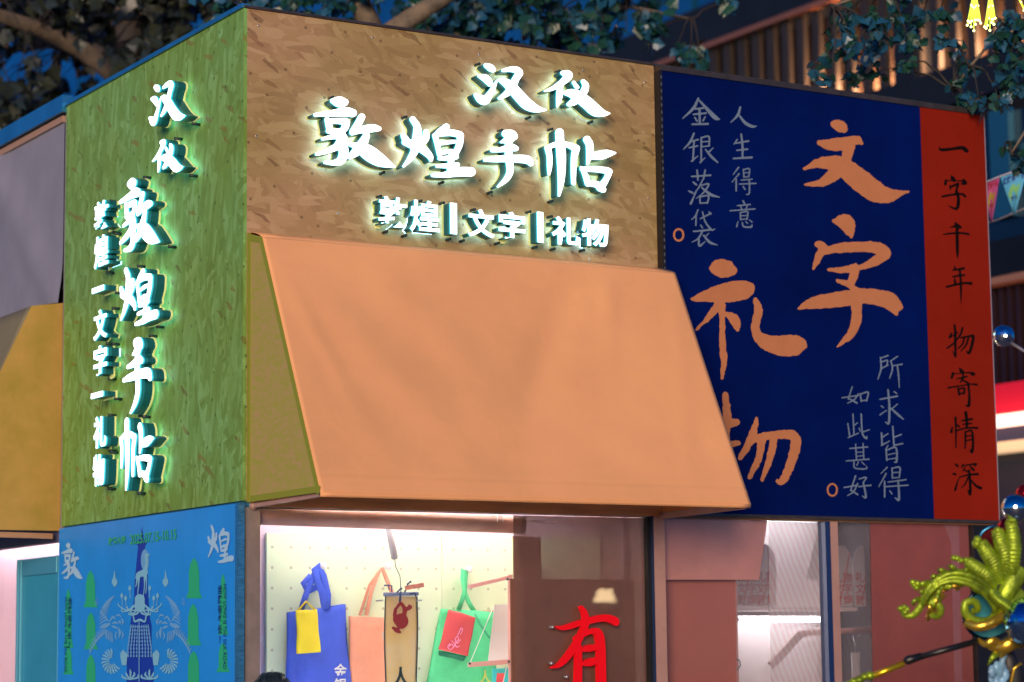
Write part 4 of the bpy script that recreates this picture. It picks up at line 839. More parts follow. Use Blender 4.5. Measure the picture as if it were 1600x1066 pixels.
n_ = len(V); mb.add([tuple(onY(x,y,.222)) for x, y in V]+[tuple(onY(x,y,.226)) for x, y in V], [(a,b,b+n_,a+n_) for a, b in boundary(F)])
mb.build('vessel', mat('dark_red_felt', (.30,.018,.02), .6), tg, fixn=False)
# little hanging swing shelf
hs = thing('hanging_shelf', 'pink wooden swing shelf on strings beside the mint tote bag', 'shelf', onY(795, 1040, .36))
m_pk = mat('pink_timber', (.72,.36,.33), .6)
y_ = .30
mb = MB(); mb.bar(onY(733,917,y_), onY(796,902,y_), .02, .019); mb.build('rail', m_pk, hs)
mb = MB(); mb.bar(onY(733,1039,y_), onY(796,1034,y_), .03, .024); mb.build('rail', m_pk, hs)
mb = MB(); mb.bar(onY(797,898,y_), onY(799,1200,y_), .018, .02, up=(0,1,0)); mb.build('upright', m_pk, hs)
mb = MB(); mb.tube([onY(734,1037,y_-.012), onY(770,950,y_-.012)], .0025, 5); mb.tube([onY(792,1040,y_-.012), onY(779,1100,y_-.012)], .0025, 5); mb.build('cord', m_white, hs)
mb = MB()
for p in ((734,1037),(793,905),(795,1034)): mb.ball(onY(*p,y_-.016), .007, 8, 6)
mb.build('screw', m_tab, hs)
wc = thing('paper_sheet', 'blank white sheet of card leaning on the swing shelf', 'card', onY(780, 1033, .32))
q = [onY(773,945,.34), onY(797,944,.34), onY(797,1032,.33), onY(763,1033,.33)]
MB().prism(q, (0,.004,0)).build('card', mat('white_card', (.85,.84,.86), .6), wc)
tc_ = thing('picture_card', 'turquoise printed card below the swing shelf', 'card', onY(785, 1100, .35))
q = [onY(770,1045,.34), onY(797,1044,.34), onY(797,1180,.34), onY(768,1180,.34)]
MB().prism(q, (0,.004,0)).build('card', mat('turquoise_card', (.05,.62,.66), .6), tc_)
q = [onY(777,1052,.335), onY(788,1052,.335), onY(786,1080,.335), onY(774,1080,.335)]
MB().prism(q, (0,.003,0)).build('printed_shape', m_rc, tc_)

# ------------------------------------------------------------------ brown film panels and the red character
m_film = mesh_film('brown_woven_film', (.30,.13,.09), .09, 300, .3)
def striped(m):
    t = m.node_tree; N = t.nodes; L = t.links; b = N['Principled BSDF']; tc = N.new('ShaderNodeTexCoord'); mp = N.new('ShaderNodeMapping'); mp.inputs['Rotation'].default_value = (0, math.radians(24), 0)
    wv = N.new('ShaderNodeTexWave'); wv.inputs['Scale'].default_value = 9; wv.inputs['Distortion'].default_value = 2.2; wv.inputs['Detail'].default_value = 1; L.new(tc.outputs['Object'], mp.inputs[0]); L.new(mp.outputs[0], wv.inputs['Vector'])
    mx = N.new('ShaderNodeMix'); mx.data_type = 'RGBA'; L.new(wv.outputs[0], mx.inputs[0]); mx.inputs[6].default_value = (.70,.47,.46,1); mx.inputs[7].default_value = (.74,.66,.68,1); L.new(mx.outputs[2], b.inputs['Base Color']); return m
m_kraft = mat('brown_kraft_board', (.27,.105,.065), .7, var=.10, vscale=2.5, bump=.05, bscale=40)
m_rfilm = mesh_film('red_woven_film', (.50,.125,.095), .05, 300, .15)
m_rboard = mat('red_brown_board', (.42,.125,.09), .7, var=.08, vscale=2.5)
m_sheer = striped(mesh_film('white_sheer', (.74,.68,.68), .42, 380, .5))
xf = onY(803, 900, .03).x
bf = thing('film_panel', 'brown see-through film across the upper right of the display window', 'film', (xf, .03, 1)); 
MB().add([(xf,.03,.95),(xb,.03,.95),(xb,.03,zwt-.01),(xf,.03,zwt-.01)], [(0,1,2,3)]).build('film', m_film, bf)
kb = thing('kraft_board', 'brown board standing behind the red brush character', 'board', (xf, .1, .95))
z1 = onY(900, 905, .10).z
MB().box((xf+.02,.10,.95),(xb-.02,.106,z1)).build('board', m_kraft, kb)
for (p0, p1, yy, lab, m) in (((804,838),(846,904), .06, 'tan paper strip behind the brown film at its upper left', mat('tan_paper_strip', (.42,.24,.10), .7)),
                         ((973,806),(1002,950), .30, 'pale lilac post seen through the brown film', mat('lilac_post', (.50,.32,.42), .6)),
                         ((970,862),(993,874), .27, 'small grey notice on the lilac post', mat('grey_notice', (.45,.48,.58), .6))):
    a = onY(*p0, yy); b = onY(*p1, yy); o = MB().box((a.x,yy,b.z),(b.x,yy+.02,a.z)).build('paper_strip' if yy < .2 else ('notice' if yy < .3 else 'inner_post'), m); tag(o, lab, {.06:'paper',.30:'post',.27:'notice'}[yy])
YOU = [[(465,645,20),(485,680,30),(490,740,34),(450,830,34),(390,920,36),(340,970,26),(300,985,10)],[(325,755,10),(370,760,28),(470,730,34),(590,705,40),(650,720,44),(660,735,30)],[(440,820,30),(450,900,34),(448,1066,38),(448,1180,36)],
 [(450,810,26),(520,780,30),(560,790,44),(575,860,46),(578,1000,48),(580,1180,46),(560,1200,20)],[(470,885,20),(510,875,40),(545,870,30)],[(470,965,16),(510,955,44),(545,945,36)]]
V, F = glyph(YOU, 140); yy = -.035
ry = thing('red_character', 'glossy red raised brush character 有 fixed to the window glass', 'sign letter', onY(915, 1066, yy))
def py_(x, y, c): p = onY(780+x/3.6025, 770+y/3.6025, yy); return (p.x, c, p.z)
mb = MB(); mb.add([py_(*p, yy) for p in V], F); n_ = len(V); mb.add([py_(*p, yy) for p in V]+[py_(*p, -.012) for p in V], [(a,b,b+n_,a+n_) for a, b in boundary(F)])
mb.build('face', mat('glossy_red_acrylic', (.80,.004,.010), .4, spec=.15, emit=(1,.01,.02), es=.08), ry, fixn=False)
mb = MB()
for p in ((310,770),(305,972),(655,745),(390,1050)): q = onY(780+p[0]/3.6025, 770+p[1]/3.6025, -.02); mb.tube([q+Vector((-.012,.03,.012)), q+Vector((-.012,-.01,.012))], .008, 8)
mb.build('standoff', m_alu, ry)

# ------------------------------------------------------------------ right bay: shelf seen through film and sheer cloth
YS = 1.15
sh = thing('display_shelf', 'white wall shelf with two bright tubes seen through the right window', 'shelf', (3.2, YS, .5))
m_sw = mat('white_shelf_paint', (.82,.69,.70), .5)
sx0, sx1 = 2.5, 4.7
MB().box((sx0,YS+.17,.06),(sx1,YS+.19,2.73)).build('back_panel', m_sw, sh)
zs1 = onY(1330, 955, YS).z; zs2 = onY(1330, 816, YS).z+.06
for z in (zs1, zs2): MB().box((sx0,YS,z),(sx1,YS+.169,z+.025)).build('shelf_board', m_sw, sh)
tube_light('shelf_tube_light', 'upper bright tube light under the top shelf board', (onY(1138,820,YS).x,YS-.02,zs2-.05), (4.5,YS-.02,zs2-.05), m_ledhot, 'shelf tube lights', r=.016, drop=.035)
tube_light('shelf_tube_light', 'lower bright tube light under the middle shelf board', (onY(1146,960,YS).x,YS-.02,zs1-.05), (4.5,YS-.02,zs1-.05), m_ledhot, 'shelf tube lights', r=.016, drop=.035)
m_fan = mat('white_fan_paper', (.70,.66,.72), .6); m_fpr = mat('red_fan_print', (.62,.10,.10), .6)
for i, (px, lab) in enumerate(((1166,'pale round fan card left on the shelf, nearest the navy board edge'),(1196,'pale round fan card half hidden by the sheer cloth'),(1316,'pale round fan card just right of the mullion'),(1350,'pale round fan card beside the red film edge'))):
    c = onY(px, 905, YS-.03); t = thing('fan_card', lab, 'fan', (c.x, c.y, zs1+.03), 'fan cards on the shelf')
    r = .085; h = .42; pts = [(c.x-r*.95,c.y,zs1+.028)]+[(c.x-r*math.cos(math.pi*k/12),c.y,zs1+h-.16+r*1.7*math.sin(math.pi*k/12)) for k in range(13)]+[(c.x+r*.95,c.y,zs1+.028)]
    MB().prism(pts, (0,.004,0)).build('card', m_fan, t)
    V, F = text2d('礼物\n文字\n敦煌', .02); x0, y0, x1, y1_ = bbox(V, F); s = .15/(x1-x0); mb = MB()
    mb.add([(c.x+(x-(x0+x1)/2)*s, c.y-.003, zs1+.24-(y-y0)*s*.9) for x, y in V], F); mb.build('printed_text', m_fpr, t, fixn=False)
    mb = MB(); mb.bar((c.x-.03,c.y-.006,zs1+.04),(c.x+.06,c.y-.006,zs1+.36),.004,.008); mb.build('stick', m_fpr, t)
hr = thing('hanging_rail', 'rose wooden rail with hanging cards below the middle shelf', 'rail', (3.4, YS-.1, zs1-.2))
a = onY(1250, 990, YS-.1); b = onY(1362, 984, YS-.1)
MB().tube([a, b], .018, 10).build('rail', m_pk, hr)
a2 = onY(1205, 1040, YS-.08); MB().bar(a, a2, .03, .05).build('brace', mat('faded_pink_brace', (.60,.38,.36), .6), hr)
for px, lab in ((1283,'small white hanging card left under the rose rail'),(1337,'small white hanging card right under the rose rail')):
    p = onY(px, 1020, YS-.12); t = thing('hanging_card', lab, 'card', p, 'cards on the rose rail')
    MB().box((p.x-.03,p.y,p.z-.22),(p.x+.03,p.y+.006,p.z)).build('card', m_fan, t); MB().tube([p, p+Vector((.0,.02,.14))], .003, 5).build('string', m_alu, t)
def filmq(name, label, cat, px, y, m, holes=None):
    q = [onY(*p, y) for p in px]; mb = MB(); mb.add(q, [tuple(range(len(q)))]); t = thing(name, label, cat, q[-1]); mb.build('sheet', m, t); return t
filmq('film_panel', 'rose see-through film at the left of the right window', 'film', [(1034,800),(1200,806),(1186,906),(1036,906)], .035, mesh_film('rose_woven_film', (.62,.25,.20), .012, 300, .02))
filmq('film_panel', 'red see-through film filling the far right window', 'film', [(1359,800),(1524,805),(1530,1200),(1366,1200)], .035, m_rfilm)
filmq('film_panel', 'narrow pale strip of film over the far right red film', 'film', [(1470,806),(1498,806),(1506,1200),(1494,1200),(1486,850)], .03, mesh_film('pale_pink_film', (.66,.27,.27), .3, 300, .3))
filmq('sheer_cloth', 'pale sheer cloth strip left of the mullion', 'cloth', [(1200,800),(1283,803),(1296,1200),(1206,1200)], .045, m_sheer)
filmq('sheer_cloth', 'thin pale sheer cloth between rose film and the sheer strip', 'cloth', [(1148,800),(1199,802),(1205,1200),(1152,1200)], .05, striped(mesh_film('thin_white_sheer', (.62,.40,.39), .74, 380, .4)))
filmq('sheer_cloth', 'thin pale sheer cloth just right of the mullion', 'cloth', [(1307,800),(1358,803),(1365,1200),(1312,1200)], .05, bpy.data.materials['thin_white_sheer'])
rbd = thing('red_board', 'red brown board standing behind the rose film', 'board', onY(1100, 1066, .09))
q = [onY(1034,902,.09), onY(1151,906,.09), onY(1158,1200,.09), onY(1036,1200,.09)]
MB().prism(q, (0,.006,0)).build('board', m_rboard, rbd)
mb = MB(); p = onY(1153,1010,.02); mb.tube([onY(1151,1030,.02), onY(1156,1032,.02), onY(1157,1040,.02), onY(1152,1047,.02)], .003, 5); mb.build('loop', m_tab, rbd)
st = MB().bar(onY(1268,905,.5), onY(1284,840,.5), .03, .06).build('leaning_board', mat('grey_leaning_board', (.28,.25,.24), .6)); tag(st, 'grey board leaning inside next to the mullion', 'board')

# ------------------------------------------------------------------ person in front of the display window
m_skin = mat('skin', (.52,.30,.21), .5); m_hair = mat('dark_hair', (.012,.03,.045), .45, bump=.6, bscale=90, var=.4, vscale=30)
m_shirt = mat('grey_blue_shirt', (.10,.13,.20), .8, bump=.1, bscale=40); m_trou = mat('dark_trousers', (.02,.022,.03), .8); m_shoe = mat('dark_shoes', (.015,.013,.012), .5)
hd = onY(425, 1057, -.75); base = Vector((hd.x, -.75, 0)); top = hd.z
pe = thing('person', 'person in grey blue shirt facing the display window, dark hair at the picture edge', 'person', base)
def skin_mesh(name, verts, edges, radii, m, parent, sub=2):
    me = bpy.data.meshes.new(name); off = parent_loc(parent)
    me.from_pydata([tuple(Vector(v)-off) for v in verts], edges, []); o = bpy.data.objects.new(name, me); link(o, parent); me.materials.append(m)
    sk = o.modifiers.new('skin', 'SKIN'); sk.use_smooth_shade = True
    if not me.skin_vertices: 
        me.attributes.new
    for i, r in enumerate(radii): me.skin_vertices[0].data[i].radius = (r, r) if not hasattr(r, '__len__') else r
    me.skin_vertices[0].data[0].use_root = True
    sb = o.modifiers.new('sub', 'SUBSURF'); sb.levels = sub; sb.render_levels = sub
    return o
s = top/1.70; B = lambda x, y, z: base+Vector((x*s, y*s, z*s))
vs = [B(0,0,.92),B(0,0,1.10),B(0,-.01,1.30),B(0,-.01,1.42),B(0,.0,1.50),B(.17,-.01,1.38),B(.21,.0,1.12),B(.20,.12,.92),B(-.17,-.01,1.38),B(-.21,.0,1.12),B(-.20,.12,.92),B(.09,0,.86),B(.10,.01,.48),B(.10,-.02,.09),B(-.09,0,.86),B(-.10,.01,.48),B(-.10,-.02,.09),B(.10,.14,.035),B(-.10,.14,.035)]
es = [(0,1),(1,2),(2,3),(3,4),(3,5),(5,6),(6,7),(3,8),(8,9),(9,10),(0,11),(11,12),(12,13),(0,14),(14,15),(15,16),(13,17),(16,18)]
rd = [.135,.125,.14,.09,.055,.06,.045,.034,.06,.045,.034,.09,.065,.045,.09,.065,.045,.035,.035]
import sys
def try_skin():
    me = bpy.data.meshes.new('probe'); me.from_pydata([(0,0,0),(0,0,1)], [(0,1)], []); o = bpy.data.objects.new('probe', me); COL.objects.link(o); o.modifiers.new('s', 'SKIN'); ok = len(me.skin_vertices) > 0; bpy.data.objects.remove(o); return ok
HASSKIN = try_skin()
def grow(name, vs, es, rd, m, parent, sub=2):
    if HASSKIN: return skin_mesh(name, vs, es, rd, m, parent, sub)
    bm = bmesh.new(); me = bpy.data.meshes.new(name); off = parent_loc(parent)
    lay = bm.verts.layers.skin.verify()
    bv = [bm.verts.new(tuple(Vector(v)-off)) for v in vs]
    for v, r in zip(bv, rd): v[lay].radius = (r, r)
    bv[0][lay].use_root = True
    for a, b in es: bm.edges.new((bv[a], bv[b]))
    bm.to_mesh(me); bm.free(); o = bpy.data.objects.new(name, me); link(o, parent); me.materials.append(m)
    o.modifiers.new('skin', 'SKIN').use_smooth_shade = True
    sb = o.modifiers.new('sub', 'SUBSURF'); sb.levels = sub; sb.render_levels = sub; return o
body = grow('body', vs, es, [r*s for r in rd], m_skin, pe)
grow('shirt', [B(0,0,.90),B(0,0,1.10),B(0,-.01,1.30),B(0,-.01,1.41),B(.17,-.01,1.385),B(.215,.0,1.13),B(-.17,-.01,1.385),B(-.215,.0,1.13)], [(0,1),(1,2),(2,3),(3,4),(4,5),(3,6),(6,7)], [x*s for x in (.15,.142,.155,.10,.075,.06,.075,.06)], m_shirt, pe)
grow('trousers', [B(0,0,.93),B(.09,0,.86),B(.10,.01,.48),B(.10,-.02,.12),B(-.09,0,.86),B(-.10,.01,.48),B(-.10,-.02,.12)], [(0,1),(1,2),(2,3),(0,4),(4,5),(5,6)], [x*s for x in (.148,.10,.076,.062,.10,.076,.062)], m_trou, pe)
for sx in (.10, -.10):
    mb = MB(); mb.ball(B(sx,.05,.045), .045*s, 14, 8, scale=(1,2.6,1)); mb.build('shoe', m_shoe, pe)
hc_ = B(0,.01,1.585)
mb = MB(); mb.ball(hc_, .098*s, 24, 16, scale=(.80,.98,1.15)); mb.ball(hc_+Vector((0,.098*s,-.012*s)), .016*s, 10, 8, scale=(.9,1.2,1.5))
for sx in (1, -1): mb.ball(hc_+Vector((sx*.079*s,0,-.01*s)), .026*s, 10, 8, scale=(.4,.8,1.3))
mb.build('head', m_skin, pe)
mb = MB()
for sx in (1, -1): mb.ball(hc_+Vector((sx*.032*s,.086*s,.012*s)), .011*s, 10, 8)
mb.build('eyes', m_shoe, pe)
mb = MB(); mb.ball(hc_+Vector((0,.089*s,-.055*s)), .02*s, 10, 6, scale=(1.1,.4,.3)); mb.build('mouth', mat('lips', (.45,.16,.14), .5), pe)
mb = MB()
rr = random.Random(3)
mb.ball(hc_+Vector((0,-.014*s,.012*s)), .108*s, 24, 16, scale=(.86,.98,1.10)); 
for i in range(260):
    a = rr.uniform(0, 6.283); t = rr.uniform(.05, 1.7); d = Vector((math.sin(t)*math.cos(a)*.88, math.sin(t)*math.sin(a)*1.0, math.cos(t)*1.1))
    if d.y > .45 and d.z < .55: continue
    p = hc_+Vector((0,-.014*s,.012*s))+d*.108*s; tn = Vector((d.x,d.y,0)); tn = tn.normalized() if tn.length > .01 else Vector((1,0,0))
    mb.tube([p, p+(tn*.012-Vector((0,0,.010))*(1 if t > .6 else .1)+d*.004)*s, p+(tn*.020-Vector((0,0,.035))*(1 if t > .6 else .25))*s], [.004*s,.0035*s,.0012*s], 4)
mb.build('hair', m_hair, pe)
def hand(c, sgn):
    P = lambda x, y, z: c+Vector((x*sgn*s, y*s, z*s)); vs = [P(0,0,0), P(0,.02,-.045), P(0,.035,-.085)]; es = [(0,1),(1,2)]; rd = [.022,.026,.024]
    for k, (dx, ln) in enumerate(((-.028,.06),(-.009,.07),(.010,.066),(.027,.052))):
        n = len(vs); vs += [P(dx,.038,-.09), P(dx*1.1,.05,-.09-ln*.5), P(dx*1.1,.045,-.09-ln)]; es += [(2,n),(n,n+1),(n+1,n+2)]; rd += [.010,.0088,.0075]
    n = len(vs); vs += [P(-.03,.03,-.04), P(-.045,.045,-.075)]; es += [(1,n),(n,n+1)]; rd += [.011,.009]
    grow('hand', vs, es, [r*s for r in rd], m_skin, pe)
hand(B(.20,.125,.91), 1); hand(B(-.20,.125,.91), -1)

# ------------------------------------------------------------------ gilded ornament on the float in front of the kiosk, right
DO = 9.6
def oz(x, y, d=0): return at(1320+x/3.082, 720+y/3.082, DO+d)
U = DO/FPX/3.082            # metres per zoomed pixel
m_gold = mat('green_gilt', (.27,.38,.015), .36, .5, var=.6, vscale=14, bump=.25, bscale=50)
m_gold2 = mat('yellow_gilt', (.75,.46,.05), .28, .85, var=.25, vscale=12)
fl = thing('scroll_ornament', 'green gilded leaf scroll with ridged shell fan at the right edge', 'ornament', oz(760, 1500))
def curve(pts, n=40):
    q = _spline([(x, y, 1) for x, y in pts]); idx = np.linspace(0, len(q)-1, n); return [(np.interp(i, range(len(q)), q[:, 0]), np.interp(i, range(len(q)), q[:, 1])) for i in idx]
def leafstem(name, pts, r0, r1, ridges=0, m=m_gold, dz=0, n=60, power=1.0, bulge=0):
    c = curve(pts, n); mb = MB(); R = []
    for i in range(n):
        t = i/(n-1); r = (r0+(r1-r0)*t**power)*(1+bulge*math.sin(math.pi*t))
        if ridges: r *= 1+.045*math.sin(t*ridges*6.283)
        R.append(r*U)
    P = [oz(x, y, dz-.03*math.sin(math.pi*i/(n-1))) for i, (x, y) in enumerate(c)]
    mb.tube(P, R, 12, flat=.6, flatdir=tuple(FW)); return mb.build(name, m, fl)
leafstem('scroll_stem', [(740,690),(690,610),(610,560),(520,548),(450,575),(400,630),(372,690),(335,740),(295,745),(270,715)], 34, 12)
for k, (off, w_) in enumerate(((26,16),(-22,15),(4,13))):
    leafstem('scroll_rib', [(730,690+off),(680,622+off),(605,575+off*.9),(520,560+off*.8),(452,585+off*.6),(405,636+off*.5),(372,690+off*.4)], w_, 6, dz=-.055)
leafstem('leaf_curl', [(500,560),(440,600),(425,660),(445,690),(462,715),(450,745),(425,745),(418,722)], 24, 16)
leafstem('leaf_curl', [(430,600),(400,590),(365,600),(335,605)], 18, 14); leafstem('leaf_curl', [(470,640),(430,700),(405,740),(400,770)], 20, 8, m=m_gold2, dz=.02)
leafstem('leaf_curl', [(560,570),(550,600),(540,620)], 22, 12, m=m_gold2); leafstem('leaf_curl', [(500,575),(492,605),(484,625)], 24, 13, m=m_gold2)
leafstem('volute', [(740,740),(690,775),(625,770),(580,730),(585,685),(625,680),(640,715),(612,725)], 26, 15)
leafstem('ribbon', [(580,780),(640,800),(700,785),(770,745)], 20, 26, m=m_gold2, dz=-.03)
_c = curve([(740,690),(690,610),(610,560),(520,548),(450,575),(400,630),(372,690)], 22)
for i in range(3, 21):
    (x, y), (xp, yp) = _c[i], _c[i-1]; dx, dy = x-xp, y-yp; l = math.hypot(dx, dy); dx /= l; dy /= l; nx_, ny_ = -dy, dx
    for s_, ln in ((1, 30+14*math.sin(i*1.3)), (-1, 62+22*math.sin(i*.9))):
        if s_ > 0 and i % 2: continue
        a0 = 14*s_; leafstem('leaflet', [(x+nx_*a0, y+ny_*a0),(x+nx_*(a0+s_*ln*.45)+dx*ln*.25, y+ny_*(a0+s_*ln*.45)+dy*ln*.25),(x+nx_*(a0+s_*ln*.7)+dx*ln*.75, y+ny_*(a0+s_*ln*.7)+dy*ln*.75),(x+nx_*(a0+s_*ln*.45)+dx*ln, y+ny_*(a0+s_*ln*.45)+dy*ln)], 13, 5, n=14, bulge=.3, dz=-.015, m=m_gold2 if (s_ < 0 and i % 4 == 0) else m_gold)
for i in range(12):
    a = i*.55; leafstem('leaflet', [(800-60*math.cos(a*.4), 640+i*7),(800-60*math.cos(a*.4)-34, 628+i*9),(800-60*math.cos(a*.4)-52, 645+i*9)], 12, 4, n=12, bulge=.4, dz=-.10)
for c in ((335,600),(350,590),(327,585),(345,612),(268,712),(285,705),(300,715),(290,730),(540,470),(560,480),(585,478),(525,468)):
    mb = MB(); mb.ball(oz(*c, -.02), 15*U, 10, 8); mb.build('bud', m_gold, fl)
for pts, r in (([(800,560),(812,480),(815,380),(800,290)],34),([(770,560),(775,470),(755,400),(735,335)],36),([(740,590),(725,510),(690,450),(655,395)],36),([(715,620),(690,560),(640,520),(590,485)],32)):
    leafstem('shell_lobe', pts, r*.75, r*.85, ridges=16, n=150, bulge=.35, dz=-.02)
for c, r in (((800,285),22),((735,335),18),((640,380),20),((635,400),24)):
    mb = MB(); mb.ball(oz(*c, -.03), r*U, 12, 8); mb.build('bud', m_gold, fl)
leafstem('core', [(845,520),(800,600),(760,680),(740,750)], 50, 40); leafstem('core', [(850,640),(790,690),(730,720)], 40, 24)
leafstem('pendant_leaf', [(640,860),(680,885),(720,870),(770,930)], 10, 30, m=m_gold2); leafstem('pendant_leaf', [(740,920),(710,950),(690,985)], 20, 4); leafstem('pendant_leaf', [(900,860),(820,870),(760,900),(700,880)], 40, 30, m=m_gold2)
leafstem('support_stem', [(760,900),(800,1000),(830,1300),(840,3600)], 34, 60, m=m_black, dz=.08)
md = thing('round_medallion', 'round turquoise disc with dark rim behind the gilded scroll', 'medallion', oz(690, 760, .12), 'medallions')
def disc(mb, c, r, d, dep, mi=0, n=40):
    C0 = oz(*c, d); pts = [C0+RT*(r*U*math.cos(2*math.pi*k/n))+UP*(r*U*math.sin(2*math.pi*k/n)) for k in range(n)]; mb.prism(pts, FW*dep, mi)
mb = MB(); disc(mb, (690,740), 118, .10, .03); mb.build('disc', mat('turquoise_enamel', (.05,.34,.42), .25, .2), md)
mb = MB(); mb.tube([oz(690,740,.095)+RT*(120*U*math.cos(2*math.pi*k/40))+UP*(120*U*math.sin(2*math.pi*k/40)) for k in range(41)], 9*U, 8); mb.build('rim', mat('dark_chrome_rim', (.02,.05,.08), .15, .9), md)
md2 = thing('round_medallion', 'smaller dark medallion with blue rim below the red banner end', 'medallion', oz(720, 390, .16), 'medallions')
mb = MB(); disc(mb, (720,390), 70, .16, .03); mb.build('disc', mat('maroon_enamel', (.12,.01,.015), .2, .3), md2)
mb = MB(); mb.tube([oz(720,390,.155)+RT*(74*U*math.cos(2*math.pi*k/36))+UP*(74*U*math.sin(2*math.pi*k/36)) for k in range(37)], 8*U, 8); mb.build('rim', mat('blue_chrome_rim', (.03,.16,.30), .15, .9), md2)
def facet_ball(name, label, c, r, nu, nv, col, cat='ball', base=None, tint=None):
    t = thing(name, label, cat, c); me = MB(); me.ball(c, r, nu, nv, smooth=False)
    m = mat(name+'_mirror', col, .08, 1.0); tt = m.node_tree; N = tt.nodes; L = tt.links; b = N['Principled BSDF']
    tc = N.new('ShaderNodeTexCoord'); v = N.new('ShaderNodeTexVoronoi'); v.inputs['Scale'].default_value = 14/r*.1; L.new(tc.outputs['Object'], v.inputs['Vector'])
    mx = N.new('ShaderNodeMix'); mx.data_type = 'RGBA'; se = N.new('ShaderNodeSeparateColor'); L.new(v.outputs['Color'], se.inputs[0]); L.new(se.outputs[0], mx.inputs[0])
    mx.inputs[6].default_value = (*col, 1); mx.inputs[7].default_value = (*(tint or (.9,.95,1)), 1); L.new(mx.outputs[2], b.inputs['Base Color'])
    o = me.build('mirror_tiles', m, t)
    # each tile is tilted a little
    bm = bmesh.new(); bm.from_mesh(o.data); r_ = random.Random(5); bmesh.ops.split_edges(bm, edges=bm.edges)
    for f in bm.faces:
        cc = f.calc_center_median(); ax = Vector((r_.uniform(-1,1), r_.uniform(-1,1), r_.uniform(-1,1))).normalized(); M_ = Matrix.Rotation(r_.uniform(-.12,.12), 3, ax)
        for v_ in f.verts: v_.co = cc+(M_@(v_.co-cc))*.93
    bm.to_mesh(o.data); bm.free()
    mb = MB(); mb.ball(c, r*.985, 24, 16); mb.build('core', m_black, t)
    return t
facet_ball('disco_ball', 'large blue mirrored disco ball cut by the right edge of the picture', oz(885, 775, -.12), 118*U, 34, 22, (.06,.35,.62), tint=(.55,.80,.95))
cb_ = facet_ball('mirror_ball', 'small silver blue mirror ball on a thin rod beside the banner', at(1568, 525, 10.2), 17.5*10.2/FPX, 22, 14, (.55,.72,.80), tint=(.95,.97,1))
MB().tube([at(1577,534,10.2), at(1720,622,10.1)], .0065, 8).build('rod', m_alu, cb_)
mp_ = at(1720,622,10.1); MB().tube([mp_+Vector((0,0,.05)), mp_, Vector((mp_.x,mp_.y,0))], [.015,.02,.03], 10).build('mast', m_black, cb_)
m_chr = mat('chrome', (.62,.66,.68), .06, 1.0); m_rchr = mat('red_chrome', (.55,.01,.015), .12, .85)
bl = [(( 820,228),68,-.02,'chrome_ball','shiny chrome ball on top of the gilded shell fan',m_chr),((870,160),48,.10,'red_ball','glossy red ball at the right edge above the chrome ball',m_rchr),((790,330),60,.16,'red_ball','glossy dark red ball behind the shell fan',m_rchr),((866,250),30,.04,'chrome_ball','small chrome ball cut by the right edge behind the larger one',m_chr)]
for c, r, d, nm, lb, m in bl:
    t = thing(nm, lb, 'ball', oz(*c, d)); MB().ball(oz(*c, d), r*U, 32, 20).build('sphere', m, t)
    MB().tube([oz(*c, d)-UP*(r*U*.95), oz(*c, d)-UP*(r*U*1.15)], r*U*.22, 12).build('collar', m_gold2, t)
rd_ = thing('telescopic_pole', 'black and gold pole slanting up to the gilded ornament', 'pole', oz(30, 1056))
mb = MB(); mb.tube([oz(350,948,-.05), oz(640,868,-.02)], 15*U, 12); mb.tube([oz(290,975,-.05), oz(300,962,-.05), oz(372,940,-.05)], [15*U,22*U,17*U], 12); mb.build('black_sleeve', mat('black_pole_sleeve', (.008,.008,.008), .35), rd_)
MB().tube([oz(110,1046,-.06), oz(285,976,-.05)], 15*U, 12).build('gold_sleeve', mat('gold_foil_sleeve', (.80,.50,.02), .3, .8), rd_)
mb = MB()
for p, r in (((120,1035),26),((95,1040),22),((70,1055),24),((45,1062),22),((20,1075),20)): mb.ball(oz(*p, -.06), r*U, 12, 8, scale=(1,1,.8))
mb.build('knob', m_gold, rd_)
MB().tube([oz(-10,1080,-.06), oz(-300,1190,-.1)], 13*U, 10).build('tail', m_gold2, rd_)
fg = thing('blue_figurine', 'pale blue sculpted flower bracket under the disco ball', 'sculpture', oz(745, 1060))
mb = MB(); r_ = random.Random(9)
for k in range(7):
    a = k*.9; c = oz(740+34*math.cos(a), 1030+36*math.sin(a), r_.uniform(-.02,.02)); mb.ball(c, 26*U, 12, 8, scale=(.8,.6,1.2))
mb.tube([oz(745,1040), oz(760,960), oz(775,930)], [22*U,14*U,10*U], 10); mb.tube([oz(745,1060), oz(740,1500)], 26*U, 10)
mb.build('petals', mat('pale_blue_glaze', (.22,.42,.58), .25, var=.4, vscale=14), fg)
MB().tube([oz(850,975,.02), oz(815,1000,.02), oz(800,1070,.02), oz(820,1150,.02)], 8*U, 8).build('gold_wire', m_gold2, fg)

# ------------------------------------------------------------------ street lantern standing out of frame, seen mirrored in the window
gp_ = onY(945, 930, .012); gd = gp_-EYE; lp = gp_+Vector((gd.x, -gd.y, gd.z))*(7.0/gd.y); lt_ = thing('street_lantern', 'warm lantern on a dark post mirrored in the shop window', 'lamp', (lp.x, lp.y, 0))
MB().tube([(lp.x,lp.y,0),(lp.x,lp.y,.3),(lp.x,lp.y,lp.z-.07)], [.09,.05,.03], 12).build('post', m_black, lt_)
mb = MB(); mb.tube([(lp.x,lp.y,lp.z-.06),(lp.x,lp.y,lp.z+.05)], [.10,.065], 20); mb.build('lamp_shade', mat('lit_lantern_shade', (.9,.7,.4), .5, emit=(1.0,.72,.38), es=18), lt_)
MB().tube([(lp.x,lp.y,lp.z+.051),(lp.x,lp.y,lp.z+.09)], [.08,.01], 16).build('cap', m_black, lt_)
MB().tube([(lp.x,lp.y,lp.z-.17),(lp.x,lp.y,lp.z-.14)], [.14,.17], 20).build('tray', mat('brass_tray', (.7,.42,.12), .3, .8), lt_)

